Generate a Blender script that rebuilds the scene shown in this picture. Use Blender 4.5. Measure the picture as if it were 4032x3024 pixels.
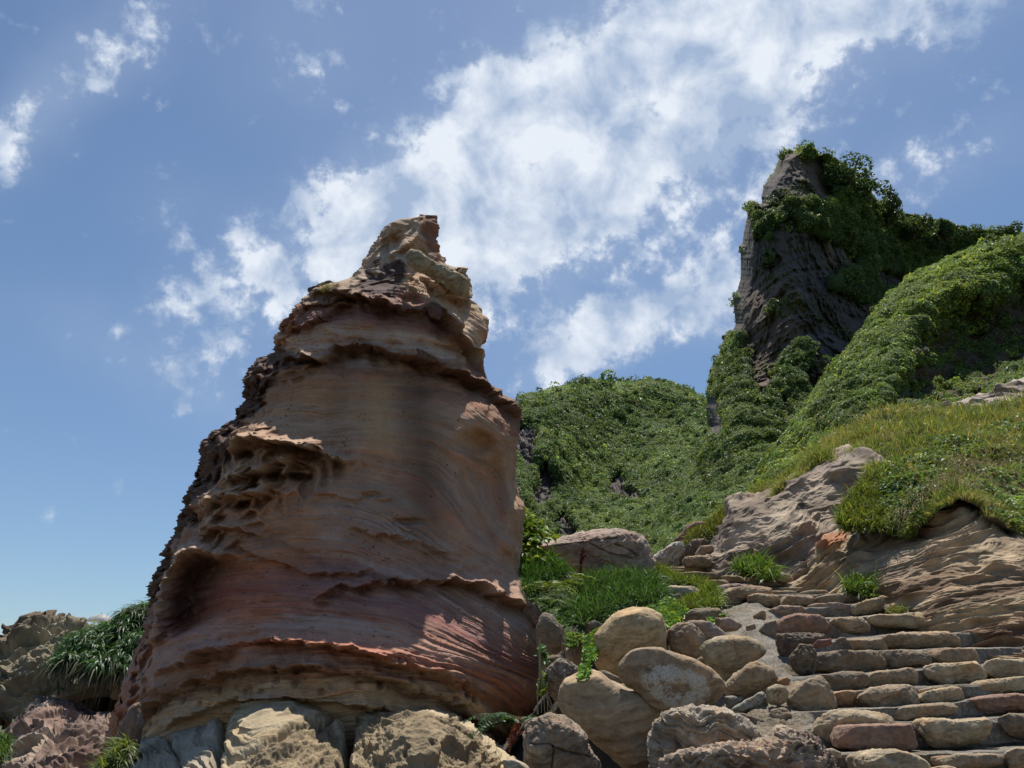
import bpy, math, random
import numpy as np
from mathutils import Vector, Matrix
for o in list(bpy.data.objects): bpy.data.objects.remove(o)
sc = bpy.context.scene
COL = sc.collection
# ------------------------------------------------------------------ camera
F_PX, CX, CY = 3139.0, 2016.0, 1512.0          # focal length and centre in photograph pixels (4032 wide)
PITCH = math.radians(22.0)
CAM = np.array([0., 0., 1.6])
RGT = np.array([1., 0., 0.]); FWD = np.array([0., math.cos(PITCH), math.sin(PITCH)]); UPV = np.array([0., -math.sin(PITCH), math.cos(PITCH)])
cd = bpy.data.cameras.new('camera'); co = bpy.data.objects.new('camera', cd); COL.objects.link(co)
co.location = CAM; co.rotation_euler = (math.pi/2 + PITCH, 0, 0)
cd.sensor_width = 36; cd.lens = 36*F_PX/4032; cd.clip_start = .05; cd.clip_end = 5000
sc.camera = co
# ------------------------------------------------------------------ light
SUN_AZ, SUN_EL = math.radians(12), math.radians(73)   # azimuth from +Y towards +X
SUN_STR, SKY_STR, EXPO = 4.6, 0.088, 0.33
ld = bpy.data.lights.new('sun', 'SUN'); ld.energy = SUN_STR; ld.angle = math.radians(.5); ld.color = (1, .95, .86)
lo = bpy.data.objects.new('sun', ld); COL.objects.link(lo)
sd = Vector((math.sin(SUN_AZ)*math.cos(SUN_EL), math.cos(SUN_AZ)*math.cos(SUN_EL), math.sin(SUN_EL)))
lo.rotation_euler = (-sd).to_track_quat('-Z', 'Y').to_euler()
sc.view_settings.view_transform = 'Standard'; sc.view_settings.look = 'None'
sc.view_settings.exposure = EXPO; sc.view_settings.gamma = 1
sc.cycles.max_bounces = 6; sc.cycles.diffuse_bounces = 3; sc.cycles.transparent_max_bounces = 4
DS = 4032/2212.0
def ray(x, y):
    x = np.asarray(x, float); y = np.asarray(y, float)
    a = ((x-CX)/F_PX)[..., None]; b = ((CY-y)/F_PX)[..., None]
    return a*RGT + b*UPV + FWD
def at_y(x, y, Y):
    d = ray(x, y); return CAM + d*(np.asarray(Y, float)/d[..., 1])[..., None]
def at_d(x, y, D):
    return CAM + ray(x, y)*np.asarray(D, float)[..., None]
SL, Z0 = .27, -.02                                 # the stair slope  z = Z0 + SL*Y
def plane_y(x, y, lift=0.):
    d = ray(x, y); m = d[..., 2]/d[..., 1]
    return np.clip((CAM[2]-Z0-lift)/np.maximum(SL-m, .05), 2, 26)
# world: sky with clouds
w = bpy.data.worlds.new('World'); sc.world = w; w.use_nodes = True
nt = w.node_tree; N = nt.nodes; L = nt.links; N.clear()
def nd(t, **k):
    n = N.new(t)
    for a, b in k.items(): setattr(n, a, b)
    return n
def mth(op, a, b=None, c=None, clamp=False):
    n = nd('ShaderNodeMath', operation=op, use_clamp=clamp)
    for i, v in enumerate((a, b, c)):
        if v is None: continue
        if isinstance(v, (int, float)): n.inputs[i].default_value = v
        else: L.new(v, n.inputs[i])
    return n.outputs[0]
def vmt(op, a, b=None):
    n = nd('ShaderNodeVectorMath', operation=op)
    for i, v in enumerate((a, b)):
        if v is None: continue
        if isinstance(v, (tuple, list, np.ndarray)): n.inputs[i].default_value = tuple(float(q) for q in v)
        else: L.new(v, n.inputs[i])
    return n
sky = nd('ShaderNodeTexSky', sky_type='NISHITA'); sky.sun_disc = False
sky.sun_elevation = SUN_EL; sky.sun_rotation = SUN_AZ; sky.altitude = 0; sky.air_density = 1.0; sky.dust_density = .6; sky.ozone_density = 2.0
tc = nd('ShaderNodeTexCoord').outputs['Generated']
wn = nd('ShaderNodeTexNoise'); wn.inputs['Scale'].default_value = 5; wn.inputs['Detail'].default_value = 3; L.new(tc, wn.inputs['Vector'])
wv = vmt('SCALE', vmt('SUBTRACT', wn.outputs['Color'], (.5, .5, .5)).outputs[0]); wv.inputs['Scale'].default_value = .10
dirv = vmt('ADD', tc, wv.outputs[0]).outputs[0]
# blobs of cloud: centre and half axes in photograph pixels, tilt in degrees (counter-clockwise), weight
BL = [(2880, 130, 780, 310, 12, 1.0), (2500, 480, 620, 400, 35, 1.05), (1950, 640, 600, 330, 30, 1.15), (1600, 830, 560, 300, 15, .95),
      (1450, 1060, 540, 280, 25, .78), (2300, 1000, 900, 420, 25, .52), (2350, 1400, 420, 110, 25, .8), (2550, 1280, 500, 150, 8, .55), (3520, 60, 520, 170, 16, .55),
      (330, 240, 700, 130, 38, .50), (60, 480, 400, 110, 30, .42), (1180, 210, 280, 330, -50, .38), (620, 1400, 620, 190, -20, .42),
      (690, 800, 190, 190, 40, .30), (720, 1580, 300, 110, -20, .38), (3650, 680, 520, 170, 25, .42), (2880, 1200, 260, 220, 20, .5), (900, 1150, 250, 150, 20, .35)]
tot = None
for (bx, by, ra, rb, an, wt) in BL:
    c = ray(bx, by); c = c/np.linalg.norm(c)
    t0 = RGT - c*np.dot(RGT, c); t0 /= np.linalg.norm(t0); t1 = np.cross(t0, c); t1 = t1 if t1[2] > 0 else -t1
    ca, sa = math.cos(math.radians(an)), math.sin(math.radians(an))
    ax = (t0*ca+t1*sa)/(ra/F_PX*.8); bx_ = (-t0*sa+t1*ca)/(rb/F_PX*.8)
    off = vmt('SUBTRACT', dirv, c).outputs[0]
    u = vmt('DOT_PRODUCT', off, ax).outputs['Value']; v = vmt('DOT_PRODUCT', off, bx_).outputs['Value']
    d2 = mth('ADD', mth('MULTIPLY', u, u), mth('MULTIPLY', v, v))
    g = mth('MULTIPLY', mth('EXPONENT', mth('MULTIPLY', d2, -.9)), wt)
    g = mth('MULTIPLY', g, mth('GREATER_THAN', vmt('DOT_PRODUCT', dirv, c).outputs['Value'], 0.))
    tot = g if tot is None else mth('ADD', tot, g)
tot = mth('MINIMUM', tot, 1.25)
sz = nd('ShaderNodeSeparateXYZ'); L.new(tc, sz.inputs[0])
zz = mth('MAXIMUM', sz.outputs[2], .12)
pl = nd('ShaderNodeCombineXYZ'); L.new(mth('DIVIDE', sz.outputs[0], zz), pl.inputs[0]); L.new(mth('DIVIDE', sz.outputs[1], zz), pl.inputs[1])
def cnoise(scale, detail, rough, vec, dist=0.):
    n = nd('ShaderNodeTexNoise'); n.inputs['Scale'].default_value = scale; n.inputs['Detail'].default_value = detail
    n.inputs['Roughness'].default_value = rough; n.inputs['Distortion'].default_value = dist; L.new(vec, n.inputs['Vector']); return n.outputs['Fac']
n1 = cnoise(9, 9, .62, tc, .25); n2 = cnoise(34, 7, .62, tc, .15); n3 = cnoise(3.0, 4, .5, tc)
n5 = cnoise(60, 5, .6, tc, .1); vo = nd('ShaderNodeTexVoronoi', feature='SMOOTH_F1'); vo.inputs['Scale'].default_value = 24; vo.inputs['Smoothness'].default_value = .6; L.new(dirv, vo.inputs['Vector'])
nn = mth('ADD', mth('MULTIPLY', mth('SUBTRACT', .42, vo.outputs['Distance']), .22), mth('ADD', mth('MULTIPLY', n1, .34), mth('MULTIPLY', n2, .40)))
nn = mth('ADD', nn, mth('MULTIPLY', n5, .26))
dens = mth('ADD', mth('MULTIPLY', mth('SUBTRACT', nn, .5), 8.5), mth('MULTIPLY', mth('SUBTRACT', tot, .56), 2.2))
ss = nd('ShaderNodeMapRange', interpolation_type='SMOOTHSTEP'); ss.inputs['From Min'].default_value = -.55; ss.inputs['From Max'].default_value = .95; L.new(dens, ss.inputs['Value'])
veil = mth('MULTIPLY', mth('MINIMUM', tot, 1.0), .42)
alpha = mth('ADD', mth('MULTIPLY', ss.outputs[0], .78), veil, clamp=True)
alpha = mth('MULTIPLY', alpha, .95)
# cloud brightness: thick parts white, billow bases grey-blue
n4 = cnoise(13, 7, .55, vmt('ADD', tc, (.02, -.03, .035)).outputs[0], .2)
br = nd('ShaderNodeMapRange'); br.inputs['From Min'].default_value = .38; br.inputs['From Max'].default_value = .60; L.new(n4, br.inputs['Value'])
cr = nd('ShaderNodeMix', data_type='RGBA'); cr.inputs['A'].default_value = (3.4, 4.4, 6.1, 1); cr.inputs['B'].default_value = (7.6, 8.1, 8.8, 1)
L.new(mth('MULTIPLY', br.outputs[0], mth('ADD', mth('MULTIPLY', ss.outputs[0], .75), .25)), cr.inputs[0])
tint = nd('ShaderNodeMix', data_type='RGBA', blend_type='MULTIPLY'); tint.inputs[0].default_value = 1; tint.inputs['B'].default_value = (.83, .92, .98, 1)
L.new(sky.outputs[0], tint.inputs['A'])
mx = nd('ShaderNodeMix', data_type='RGBA'); L.new(alpha, mx.inputs[0]); L.new(tint.outputs['Result'], mx.inputs['A']); L.new(cr.outputs['Result'], mx.inputs['B'])
bg = nd('ShaderNodeBackground'); bg.inputs['Strength'].default_value = SKY_STR; L.new(mx.outputs['Result'], bg.inputs['Color'])
wo = nd('ShaderNodeOutputWorld'); L.new(bg.outputs[0], wo.inputs['Surface'])
# ------------------------------------------------------------------ numpy noise
def _h(ix, iy, iz, seed):
    h = (ix.astype(np.uint32)*np.uint32(374761393) + iy.astype(np.uint32)*np.uint32(668265263) + iz.astype(np.uint32)*np.uint32(2147483647) + np.uint32((seed*974634777) & 0xffffffff))
    h ^= h >> np.uint32(13); h *= np.uint32(1274126177); h ^= h >> np.uint32(16); h *= np.uint32(2246822519); h ^= h >> np.uint32(13)
    return h
def gnoise(p, seed=0):
    sh = p.shape[:-1]; p = p.reshape(-1, 3); out = np.empty(len(p))
    for s in range(0, len(p), 200000):
        q = p[s:s+200000]; i = np.floor(q).astype(np.int64); f = q-i; u = f*f*f*(f*(f*6-15)+10); r = 0.
        for dx in (0, 1):
            wx = u[:, 0] if dx else 1-u[:, 0]
            for dy in (0, 1):
                wy = u[:, 1] if dy else 1-u[:, 1]
                for dz in (0, 1):
                    wz = u[:, 2] if dz else 1-u[:, 2]
                    h = _h(i[:, 0]+dx, i[:, 1]+dy, i[:, 2]+dz, seed)
                    gx = (h & np.uint32(1023)).astype(float)/511.5-1; gy = ((h >> np.uint32(10)) & np.uint32(1023)).astype(float)/511.5-1; gz = ((h >> np.uint32(20)) & np.uint32(1023)).astype(float)/511.5-1
                    r = r + wx*wy*wz*(gx*(f[:, 0]-dx)+gy*(f[:, 1]-dy)+gz*(f[:, 2]-dz))
        out[s:s+200000] = r
    return out.reshape(sh)*1.25
def fbm(p, octv=4, seed=0, gain=.5, lac=2.03):
    r = 0.; a = 1.; p = np.asarray(p, float)
    for k in range(octv):
        r = r + a*gnoise(p, seed+k*7); p = p*lac+1.7; a *= gain
    return r
def ridged(p, octv=4, seed=0, gain=.5, lac=2.03):
    r = 0.; a = 1.; p = np.asarray(p, float); t = 0
    for k in range(octv):
        r = r + a*(1-np.abs(gnoise(p, seed+k*7))*2); t += a; p = p*lac+1.7; a *= gain
    return r/t
def worley(p, seed=0, two=False):
    sh = p.shape[:-1]; p = p.reshape(-1, 3); o1 = np.empty(len(p)); o2 = np.empty(len(p)); idr = np.empty(len(p))
    for s in range(0, len(p), 200000):
        q = p[s:s+200000]; i = np.floor(q).astype(np.int64); f1 = np.full(len(q), 9.); f2 = np.full(len(q), 9.); cid = np.zeros(len(q))
        for dx in (-1, 0, 1):
            for dy in (-1, 0, 1):
                for dz in (-1, 0, 1):
                    c = (i[:, 0]+dx, i[:, 1]+dy, i[:, 2]+dz); h = _h(*c, seed)
                    jx = (h & np.uint32(1023)).astype(float)/1023; jy = ((h >> np.uint32(10)) & np.uint32(1023)).astype(float)/1023; jz = ((h >> np.uint32(20)) & np.uint32(1023)).astype(float)/1023
                    d = (c[0]+jx-q[:, 0])**2+(c[1]+jy-q[:, 1])**2+(c[2]+jz-q[:, 2])**2
                    m = d < f1; f2 = np.where(m, f1, np.minimum(f2, d)); cid = np.where(m, ((h >> np.uint32(7)) & np.uint32(255)).astype(float)/255, cid); f1 = np.where(m, d, f1)
        o1[s:s+200000] = f1; o2[s:s+200000] = f2; idr[s:s+200000] = cid
    o1 = np.sqrt(o1).reshape(sh); o2 = np.sqrt(o2).reshape(sh)
    return (o1, o2, idr.reshape(sh)) if two else o1
def sst(a, b, x):
    t = np.clip((x-a)/(b-a), 0, 1); return t*t*(3-2*t)
def poly_in(x, y, poly):
    poly = np.asarray(poly, float); c = np.zeros(x.shape, bool); n = len(poly)
    for i in range(n):
        x1, y1 = poly[i]; x2, y2 = poly[(i+1) % n]
        if y1 == y2: continue
        k = ((y1 > y) != (y2 > y)) & (x < (x2-x1)*(y-y1)/(y2-y1)+x1); c ^= k
    return c
def line_d(x, y, pts, closed=False):
    """distance to a polyline, sign > 0 where the point is above it (smaller y)"""
    pts = np.asarray(pts, float); best = np.full(x.shape, 1e9); sg = np.ones(x.shape); tt = np.zeros(x.shape)
    n = len(pts)-1 + (1 if closed else 0)
    for i in range(n):
        a = pts[i]; b = pts[(i+1) % len(pts)]; ab = b-a; l2 = (ab**2).sum()+1e-9
        t = np.clip(((x-a[0])*ab[0]+(y-a[1])*ab[1])/l2, 0, 1)
        dx = x-(a[0]+t*ab[0]); dy = y-(a[1]+t*ab[1]); d = np.hypot(dx, dy)
        cr_ = ab[0]*dy-ab[1]*dx; m = d < best
        best = np.where(m, d, best); sg = np.where(m, np.where(cr_ < 0, 1., -1.), sg); tt = np.where(m, (i+t)/n, tt)
    return best, sg, tt
def soft_poly(x, y, poly, r, ex=0.):
    d, _, _ = line_d(x, y, poly, True); ins = poly_in(x, y, poly)
    return sst(-r, r, np.where(ins, d, -d)+ex)
def rbf(pts, vals):
    pts = np.asarray(pts, float)/1000; n = len(pts)
    def ph(r2): return np.where(r2 > 0, .5*r2*np.log(np.maximum(r2, 1e-12)), 0)
    K = ph(((pts[:, None]-pts[None])**2).sum(-1)) + np.eye(n)*1e-4; P = np.c_[np.ones(n), pts]
    A = np.block([[K, P], [P.T, np.zeros((3, 3))]]); s = np.linalg.solve(A, np.r_[np.asarray(vals, float), 0, 0, 0])
    def f(x, y):
        r = s[n]+s[n+1]*x/1000+s[n+2]*y/1000
        for i in range(n): r = r+s[i]*ph((x/1000-pts[i, 0])**2+(y/1000-pts[i, 1])**2)
        return r
    return f
# ------------------------------------------------------------------ mesh + object helpers
def mk(name, V, Fc, mat, col=None, parent=None, smooth=True, **props):
    V = np.asarray(V, float).reshape(-1, 3); Fc = np.asarray(Fc, np.int32); k = Fc.shape[1]
    me = bpy.data.meshes.new(name); me.vertices.add(len(V)); me.vertices.foreach_set('co', V.ravel().astype(np.float32))
    me.loops.add(Fc.size); me.loops.foreach_set('vertex_index', Fc.ravel()); me.polygons.add(len(Fc))
    me.polygons.foreach_set('loop_start', np.arange(0, Fc.size, k, dtype=np.int32))
    me.polygons.foreach_set('use_smooth', np.full(len(Fc), smooth)); me.update(calc_edges=True)
    if col is not None:
        c = np.ones((len(V), 4), np.float32); c[:, :3] = np.clip(np.asarray(col).reshape(-1, 3), 0.004, .95)
        a = me.color_attributes.new('Col', 'FLOAT_COLOR', 'POINT'); a.data.foreach_set('color', c.ravel())
    me.materials.append(mat)
    o = bpy.data.objects.new(name, me); COL.objects.link(o)
    if parent is not None: o.parent = parent
    for a, b in props.items():
        if b is not None: o[a] = b
    return o
def empty(name, loc, **props):
    o = bpy.data.objects.new(name, None); COL.objects.link(o); o.location = loc; o.empty_display_size = .1
    for a, b in props.items():
        if b is not None: o[a] = b
    return o
def grid_faces(n, m, wrap=False):
    i = np.arange(n-1)[:, None]; j = np.arange(m if wrap else m-1)[None]; j2 = (j+1) % m
    return np.stack([i*m+j, (i+1)*m+j, (i+1)*m+j2, i*m+j2], -1).reshape(-1, 4)
def grid_normals(P, wrap=False):
    if wrap: du = np.roll(P, -1, 1)-np.roll(P, 1, 1)
    else: du = np.gradient(P, axis=1)
    dv = np.gradient(P, axis=0); n = np.cross(du, dv); n /= np.linalg.norm(n, axis=-1, keepdims=True)+1e-12
    return n
def face_cam(P, n):
    s = np.sign(((CAM-P)*n).sum(-1).mean()); return n*(s if s != 0 else 1)
def mixc(a, b, t):
    return np.asarray(a)*(1-t[..., None])+np.asarray(b)*t[..., None]
# ------------------------------------------------------------------ materials
def rock_mat(name, bump=.5, fine=60., rough=.9, dist=.02, tw=.35, c1=1.16, c0=.8):
    m = bpy.data.materials.new(name); m.use_nodes = True; t = m.node_tree; n = t.nodes; l = t.links
    b = n['Principled BSDF']; b.inputs['Roughness'].default_value = rough; b.inputs['Specular IOR Level'].default_value = .25
    at = n.new('ShaderNodeAttribute'); at.attribute_name = 'Col'
    ge = n.new('ShaderNodeNewGeometry')
    def nz(s, d, r):
        q = n.new('ShaderNodeTexNoise'); q.inputs['Scale'].default_value = s; q.inputs['Detail'].default_value = d; q.inputs['Roughness'].default_value = r
        l.new(ge.outputs['Position'], q.inputs['Vector']); return q
    a1 = nz(fine, 5, .7); a2 = nz(fine*.13, 6, .65)
    mr = n.new('ShaderNodeMapRange'); mr.inputs['From Min'].default_value = .3; mr.inputs['From Max'].default_value = .7; mr.inputs['To Min'].default_value = c0; mr.inputs['To Max'].default_value = c1
    ad = n.new('ShaderNodeMath'); ad.operation = 'MULTIPLY_ADD'; ad.inputs[1].default_value = tw; l.new(a1.outputs['Fac'], ad.inputs[0])
    m2 = n.new('ShaderNodeMath'); m2.operation = 'MULTIPLY'; m2.inputs[1].default_value = 1-tw; l.new(a2.outputs['Fac'], m2.inputs[0]); l.new(m2.outputs[0], ad.inputs[2])
    l.new(ad.outputs[0], mr.inputs['Value'])
    mu = n.new('ShaderNodeVectorMath'); mu.operation = 'SCALE'; l.new(at.outputs['Color'], mu.inputs[0]); l.new(mr.outputs[0], mu.inputs['Scale'])
    l.new(mu.outputs[0], b.inputs['Base Color'])
    bp = n.new('ShaderNodeBump'); bp.inputs['Strength'].default_value = bump; bp.inputs['Distance'].default_value = dist
    l.new(ad.outputs[0], bp.inputs['Height']); l.new(bp.outputs[0], b.inputs['Normal'])
    return m
def leaf_mat(name, rough=.45, trans=.3, spec=.4):
    m = bpy.data.materials.new(name); m.use_nodes = True; t = m.node_tree; n = t.nodes; l = t.links
    b = n['Principled BSDF']; b.inputs['Roughness'].default_value = rough; b.inputs['Specular IOR Level'].default_value = spec
    at = n.new('ShaderNodeAttribute'); at.attribute_name = 'Col'
    ge = n.new('ShaderNodeNewGeometry'); q = n.new('ShaderNodeTexNoise'); q.inputs['Scale'].default_value = 7; l.new(ge.outputs['Position'], q.inputs['Vector'])
    mr = n.new('ShaderNodeMapRange'); mr.inputs['To Min'].default_value = .7; mr.inputs['To Max'].default_value = 1.3; l.new(q.outputs['Fac'], mr.inputs['Value'])
    mu = n.new('ShaderNodeVectorMath'); mu.operation = 'SCALE'; l.new(at.outputs['Color'], mu.inputs[0]); l.new(mr.outputs[0], mu.inputs['Scale'])
    l.new(mu.outputs[0], b.inputs['Base Color'])
    tr = n.new('ShaderNodeBsdfTranslucent'); hs = n.new('ShaderNodeVectorMath'); hs.operation = 'MULTIPLY'; hs.inputs[1].default_value = (1.25, 1.25, .7); l.new(mu.outputs[0], hs.inputs[0]); l.new(hs.outputs[0], tr.inputs['Color'])
    mx = n.new('ShaderNodeMixShader'); mx.inputs[0].default_value = trans; l.new(b.outputs[0], mx.inputs[1]); l.new(tr.outputs[0], mx.inputs[2])
    l.new(mx.outputs[0], n['Material Output'].inputs['Surface'])
    return m
M_ROCK = rock_mat('weathered_sandstone', .8, 38., .9, .028, .5, 1.24, .72)
M_FINE = rock_mat('smooth_sandstone', .75, 42., .88, .018, .5, 1.24, .74)
M_FAR = rock_mat('cliff_rock', .6, 1.6, .95, .5, .5, 1.3, .7)
M_SOIL = rock_mat('soil_and_moss', .6, 3., .95, .3, .5, 1.3, .7)
M_MORT = rock_mat('gravelly_mortar', 1.0, 55., .95, .03, .7, 1.45, .55)
M_LEAF = leaf_mat('leaves', .5, .32, .3)
M_LEAFG = leaf_mat('glossy_leaves', .5, .3, .3)
M_BLADE = leaf_mat('grass_blades', .45, .35, .35)
M_DRY = leaf_mat('dry_stalks', .8, .1, .1)
RNG = np.random.default_rng(11)
# ------------------------------------------------------------------ leaf and blade scatter
def leaves(P, Nn, L0, W0, colr, up=.35, rng=RNG, var=.3):
    """one 4-corner leaf at each point, loosely facing along the surface normal"""
    n = len(P); nn = Nn+rng.normal(0, .55, (n, 3))+np.array([0, 0, up]); nn /= np.linalg.norm(nn, axis=1, keepdims=True)
    t = np.cross(nn, rng.normal(0, 1, (n, 3))); t /= np.linalg.norm(t, axis=1, keepdims=True)+1e-9; b = np.cross(nn, t)
    s = np.exp(rng.normal(0, var, n))[:, None]; Lh = L0*s; Wh = W0*s
    V = np.stack([P-t*Lh*.5, P+b*Wh*.5+nn*Wh*.15, P+t*Lh*.5-nn*Lh*.12, P-b*Wh*.5+nn*Wh*.15], 1)
    C = np.repeat(colr[:, None, :], 4, 1)
    return V.reshape(-1, 3), np.arange(4*n).reshape(n, 4), C.reshape(-1, 3)
def blades(P, D, Ln, Wd, droop, colr, rng=RNG, seg=4, tipc=None):
    """curved tapering blades: base P, first direction D"""
    n = len(P); D = D/(np.linalg.norm(D, axis=1, keepdims=True)+1e-9); Ln = np.broadcast_to(Ln, n); droop = np.broadcast_to(droop, n); Wd = np.broadcast_to(Wd, n)
    side = np.cross(D, np.array([0, 0, 1.])+rng.normal(0, .4, (n, 3))); side /= np.linalg.norm(side, axis=1, keepdims=True)+1e-9
    pts = []; p = P.copy(); d = D.copy(); C = []
    for k in range(seg+1):
        f = k/seg; wk = (Wd*(1-f**1.6)*.5+.0004)[:, None]
        pts.append(p-side*wk); pts.append(p+side*wk)
        cc = colr*(0.75+.4*f); cc = cc if tipc is None else cc*(1-f**2)+tipc*f**2
        C += [cc, cc]
        p = p+d*(Ln/seg)[:, None]; d = d+np.array([0, 0, -1.])*(droop/seg)[:, None]; d /= np.linalg.norm(d, axis=1, keepdims=True)+1e-9
    V = np.stack(pts, 1); C = np.stack(C, 1); k2 = 2*(seg+1); base = (np.arange(n)*k2)[:, None, None]
    q = np.array([[2*k, 2*k+1, 2*k+3, 2*k+2] for k in range(seg)])[None]
    return V.reshape(-1, 3), (base+q).reshape(-1, 4), C.reshape(-1, 3)
def join(parts):
    V = []; Fc = []; C = []; o = 0
    for v, f, c in parts: V.append(v); Fc.append(f+o); C.append(c); o += len(v)
    return np.concatenate(V), np.concatenate(Fc), np.concatenate(C)
def tube(pts, r0, r1, k=6):
    pts = np.asarray(pts, float); n = len(pts); T = np.gradient(pts, axis=0); T /= np.linalg.norm(T, axis=1, keepdims=True)+1e-9
    a = np.cross(T, [.3, 1, .2]); a /= np.linalg.norm(a, axis=1, keepdims=True)+1e-9; b = np.cross(T, a)
    r = np.linspace(r0, r1, n)[:, None, None]; th = np.arange(k)/k*2*np.pi
    V = pts[:, None]+r*(a[:, None]*np.cos(th)[None, :, None]+b[:, None]*np.sin(th)[None, :, None])
    return V.reshape(-1, 3), grid_faces(n, k, True)
def spl(pts, n=20):
    pts = np.asarray(pts, float); d = np.r_[0, np.cumsum(np.linalg.norm(np.diff(pts, axis=0), axis=1))]; t = np.linspace(0, d[-1], n*3)
    q = np.stack([np.interp(t, d, pts[:, i]) for i in range(pts.shape[1])], 1)
    k = np.ones(5)/5; qq = np.stack([np.convolve(np.pad(q[:, i], 2, 'edge'), k, 'valid') for i in range(q.shape[1])], 1)
    return qq[::3]
def greens(n, base, var=.25, yel=.15, rng=RNG, dead=0.):
    c = np.array(base)[None]*np.exp(rng.normal(0, var, (n, 1))); y = rng.random((n, 1)) < yel
    c = np.where(y, c*np.array([1.9, 1.35, .8]), c)
    if dead: c = np.where(rng.random((n, 1)) < dead, np.array([.22, .17, .08])*np.exp(rng.normal(0, .3, (n, 1))), c)
    return c
def pts_in(poly, n, rng=RNG):
    poly = np.asarray(poly, float); lo, hi = poly.min(0), poly.max(0); out = np.zeros((0, 2))
    while len(out) < n:
        q = rng.random((n*2, 2))*(hi-lo)+lo; out = np.r_[out, q[poly_in(q[:, 0], q[:, 1], poly)]]
    return out[:n]
def z1(*p): return [(2000+a/2, 2195+b/2) for a, b in p]
def z2(*p): return [(2926+a/2, 2195+b/2) for a, b in p]
def z3(*p): return [(2000+a/2, 1900+b/2) for a, b in p]
def z6(*p): return [(2000+a/2, 1400+b/2) for a, b in p]
def z7(*p): return [(2500+a/1.3825, 500+b/1.3825) for a, b in p]
def z8(*p): return [(2700+a/1.659, 1500+b/1.659) for a, b in p]
def zd(*p): return [(a*DS, b*DS) for a, b in p]
# ------------------------------------------------------------------ single stones
_cs = {}
def cubesphere(n):
    if n in _cs: return _cs[n]
    a = np.tan(np.linspace(-math.pi/4, math.pi/4, n)); u, v = np.meshgrid(a, a, indexing='ij'); o = np.ones_like(u); V = []; Fc = []
    for k, (x, y, z) in enumerate([(o, u, v), (-o, v, u), (v, o, u), (u, -o, v), (u, v, o), (v, u, -o)]):
        V.append(np.stack([x, y, z], -1).reshape(-1, 3)); Fc.append(grid_faces(n, n)+k*n*n)
    V = np.concatenate(V); V /= np.linalg.norm(V, axis=1, keepdims=True); Fc = np.concatenate(Fc)
    key = np.round(V*1e5).astype(np.int64); _, idx, inv = np.unique(key, axis=0, return_index=True, return_inverse=True)
    _cs[n] = (V[idx], inv.reshape(-1)[Fc]); return _cs[n]
def vnorm(V, Fc):
    a = V[Fc]; fn = np.cross(a[:, 2]-a[:, 0], a[:, 3]-a[:, 1]); N_ = np.zeros_like(V)
    for k in range(4): np.add.at(N_, Fc[:, k], fn)
    return N_/(np.linalg.norm(N_, axis=1, keepdims=True)+1e-12)
def polar(poly, k=180):
    """centre and polar radius of an outline (a little rounded)"""
    p = np.asarray(poly, float); x, y = p[:, 0], p[:, 1]; x2, y2 = np.roll(x, -1), np.roll(y, -1); cr_ = x*y2-x2*y; A = cr_.sum()/2
    c = np.array([((x+x2)*cr_).sum(), ((y+y2)*cr_).sum()])/(6*A)
    th = np.arange(k)/k*2*np.pi-np.pi; dx, dy = np.cos(th), -np.sin(th); r = np.zeros(k)
    for i in range(len(p)):
        a = p[i]-c; e = p[(i+1) % len(p)]-p[i]; den = dx*e[1]-dy*e[0]; den = np.where(np.abs(den) < 1e-9, 1e-9, den)
        t = (a[0]*e[1]-a[1]*e[0])/den; s = (a[0]*dy-a[1]*dx)/den; r = np.maximum(r, np.where((t > 0) & (s >= -1e-6) & (s <= 1+1e-6), t, 0))
    g = np.exp(-(np.arange(-6, 7)/2.6)**2); g /= g.sum(); rp = np.r_[r[-6:], r, r[:6]]; rs = np.convolve(rp, g, 'valid')
    return c, th, rs*1.05
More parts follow.
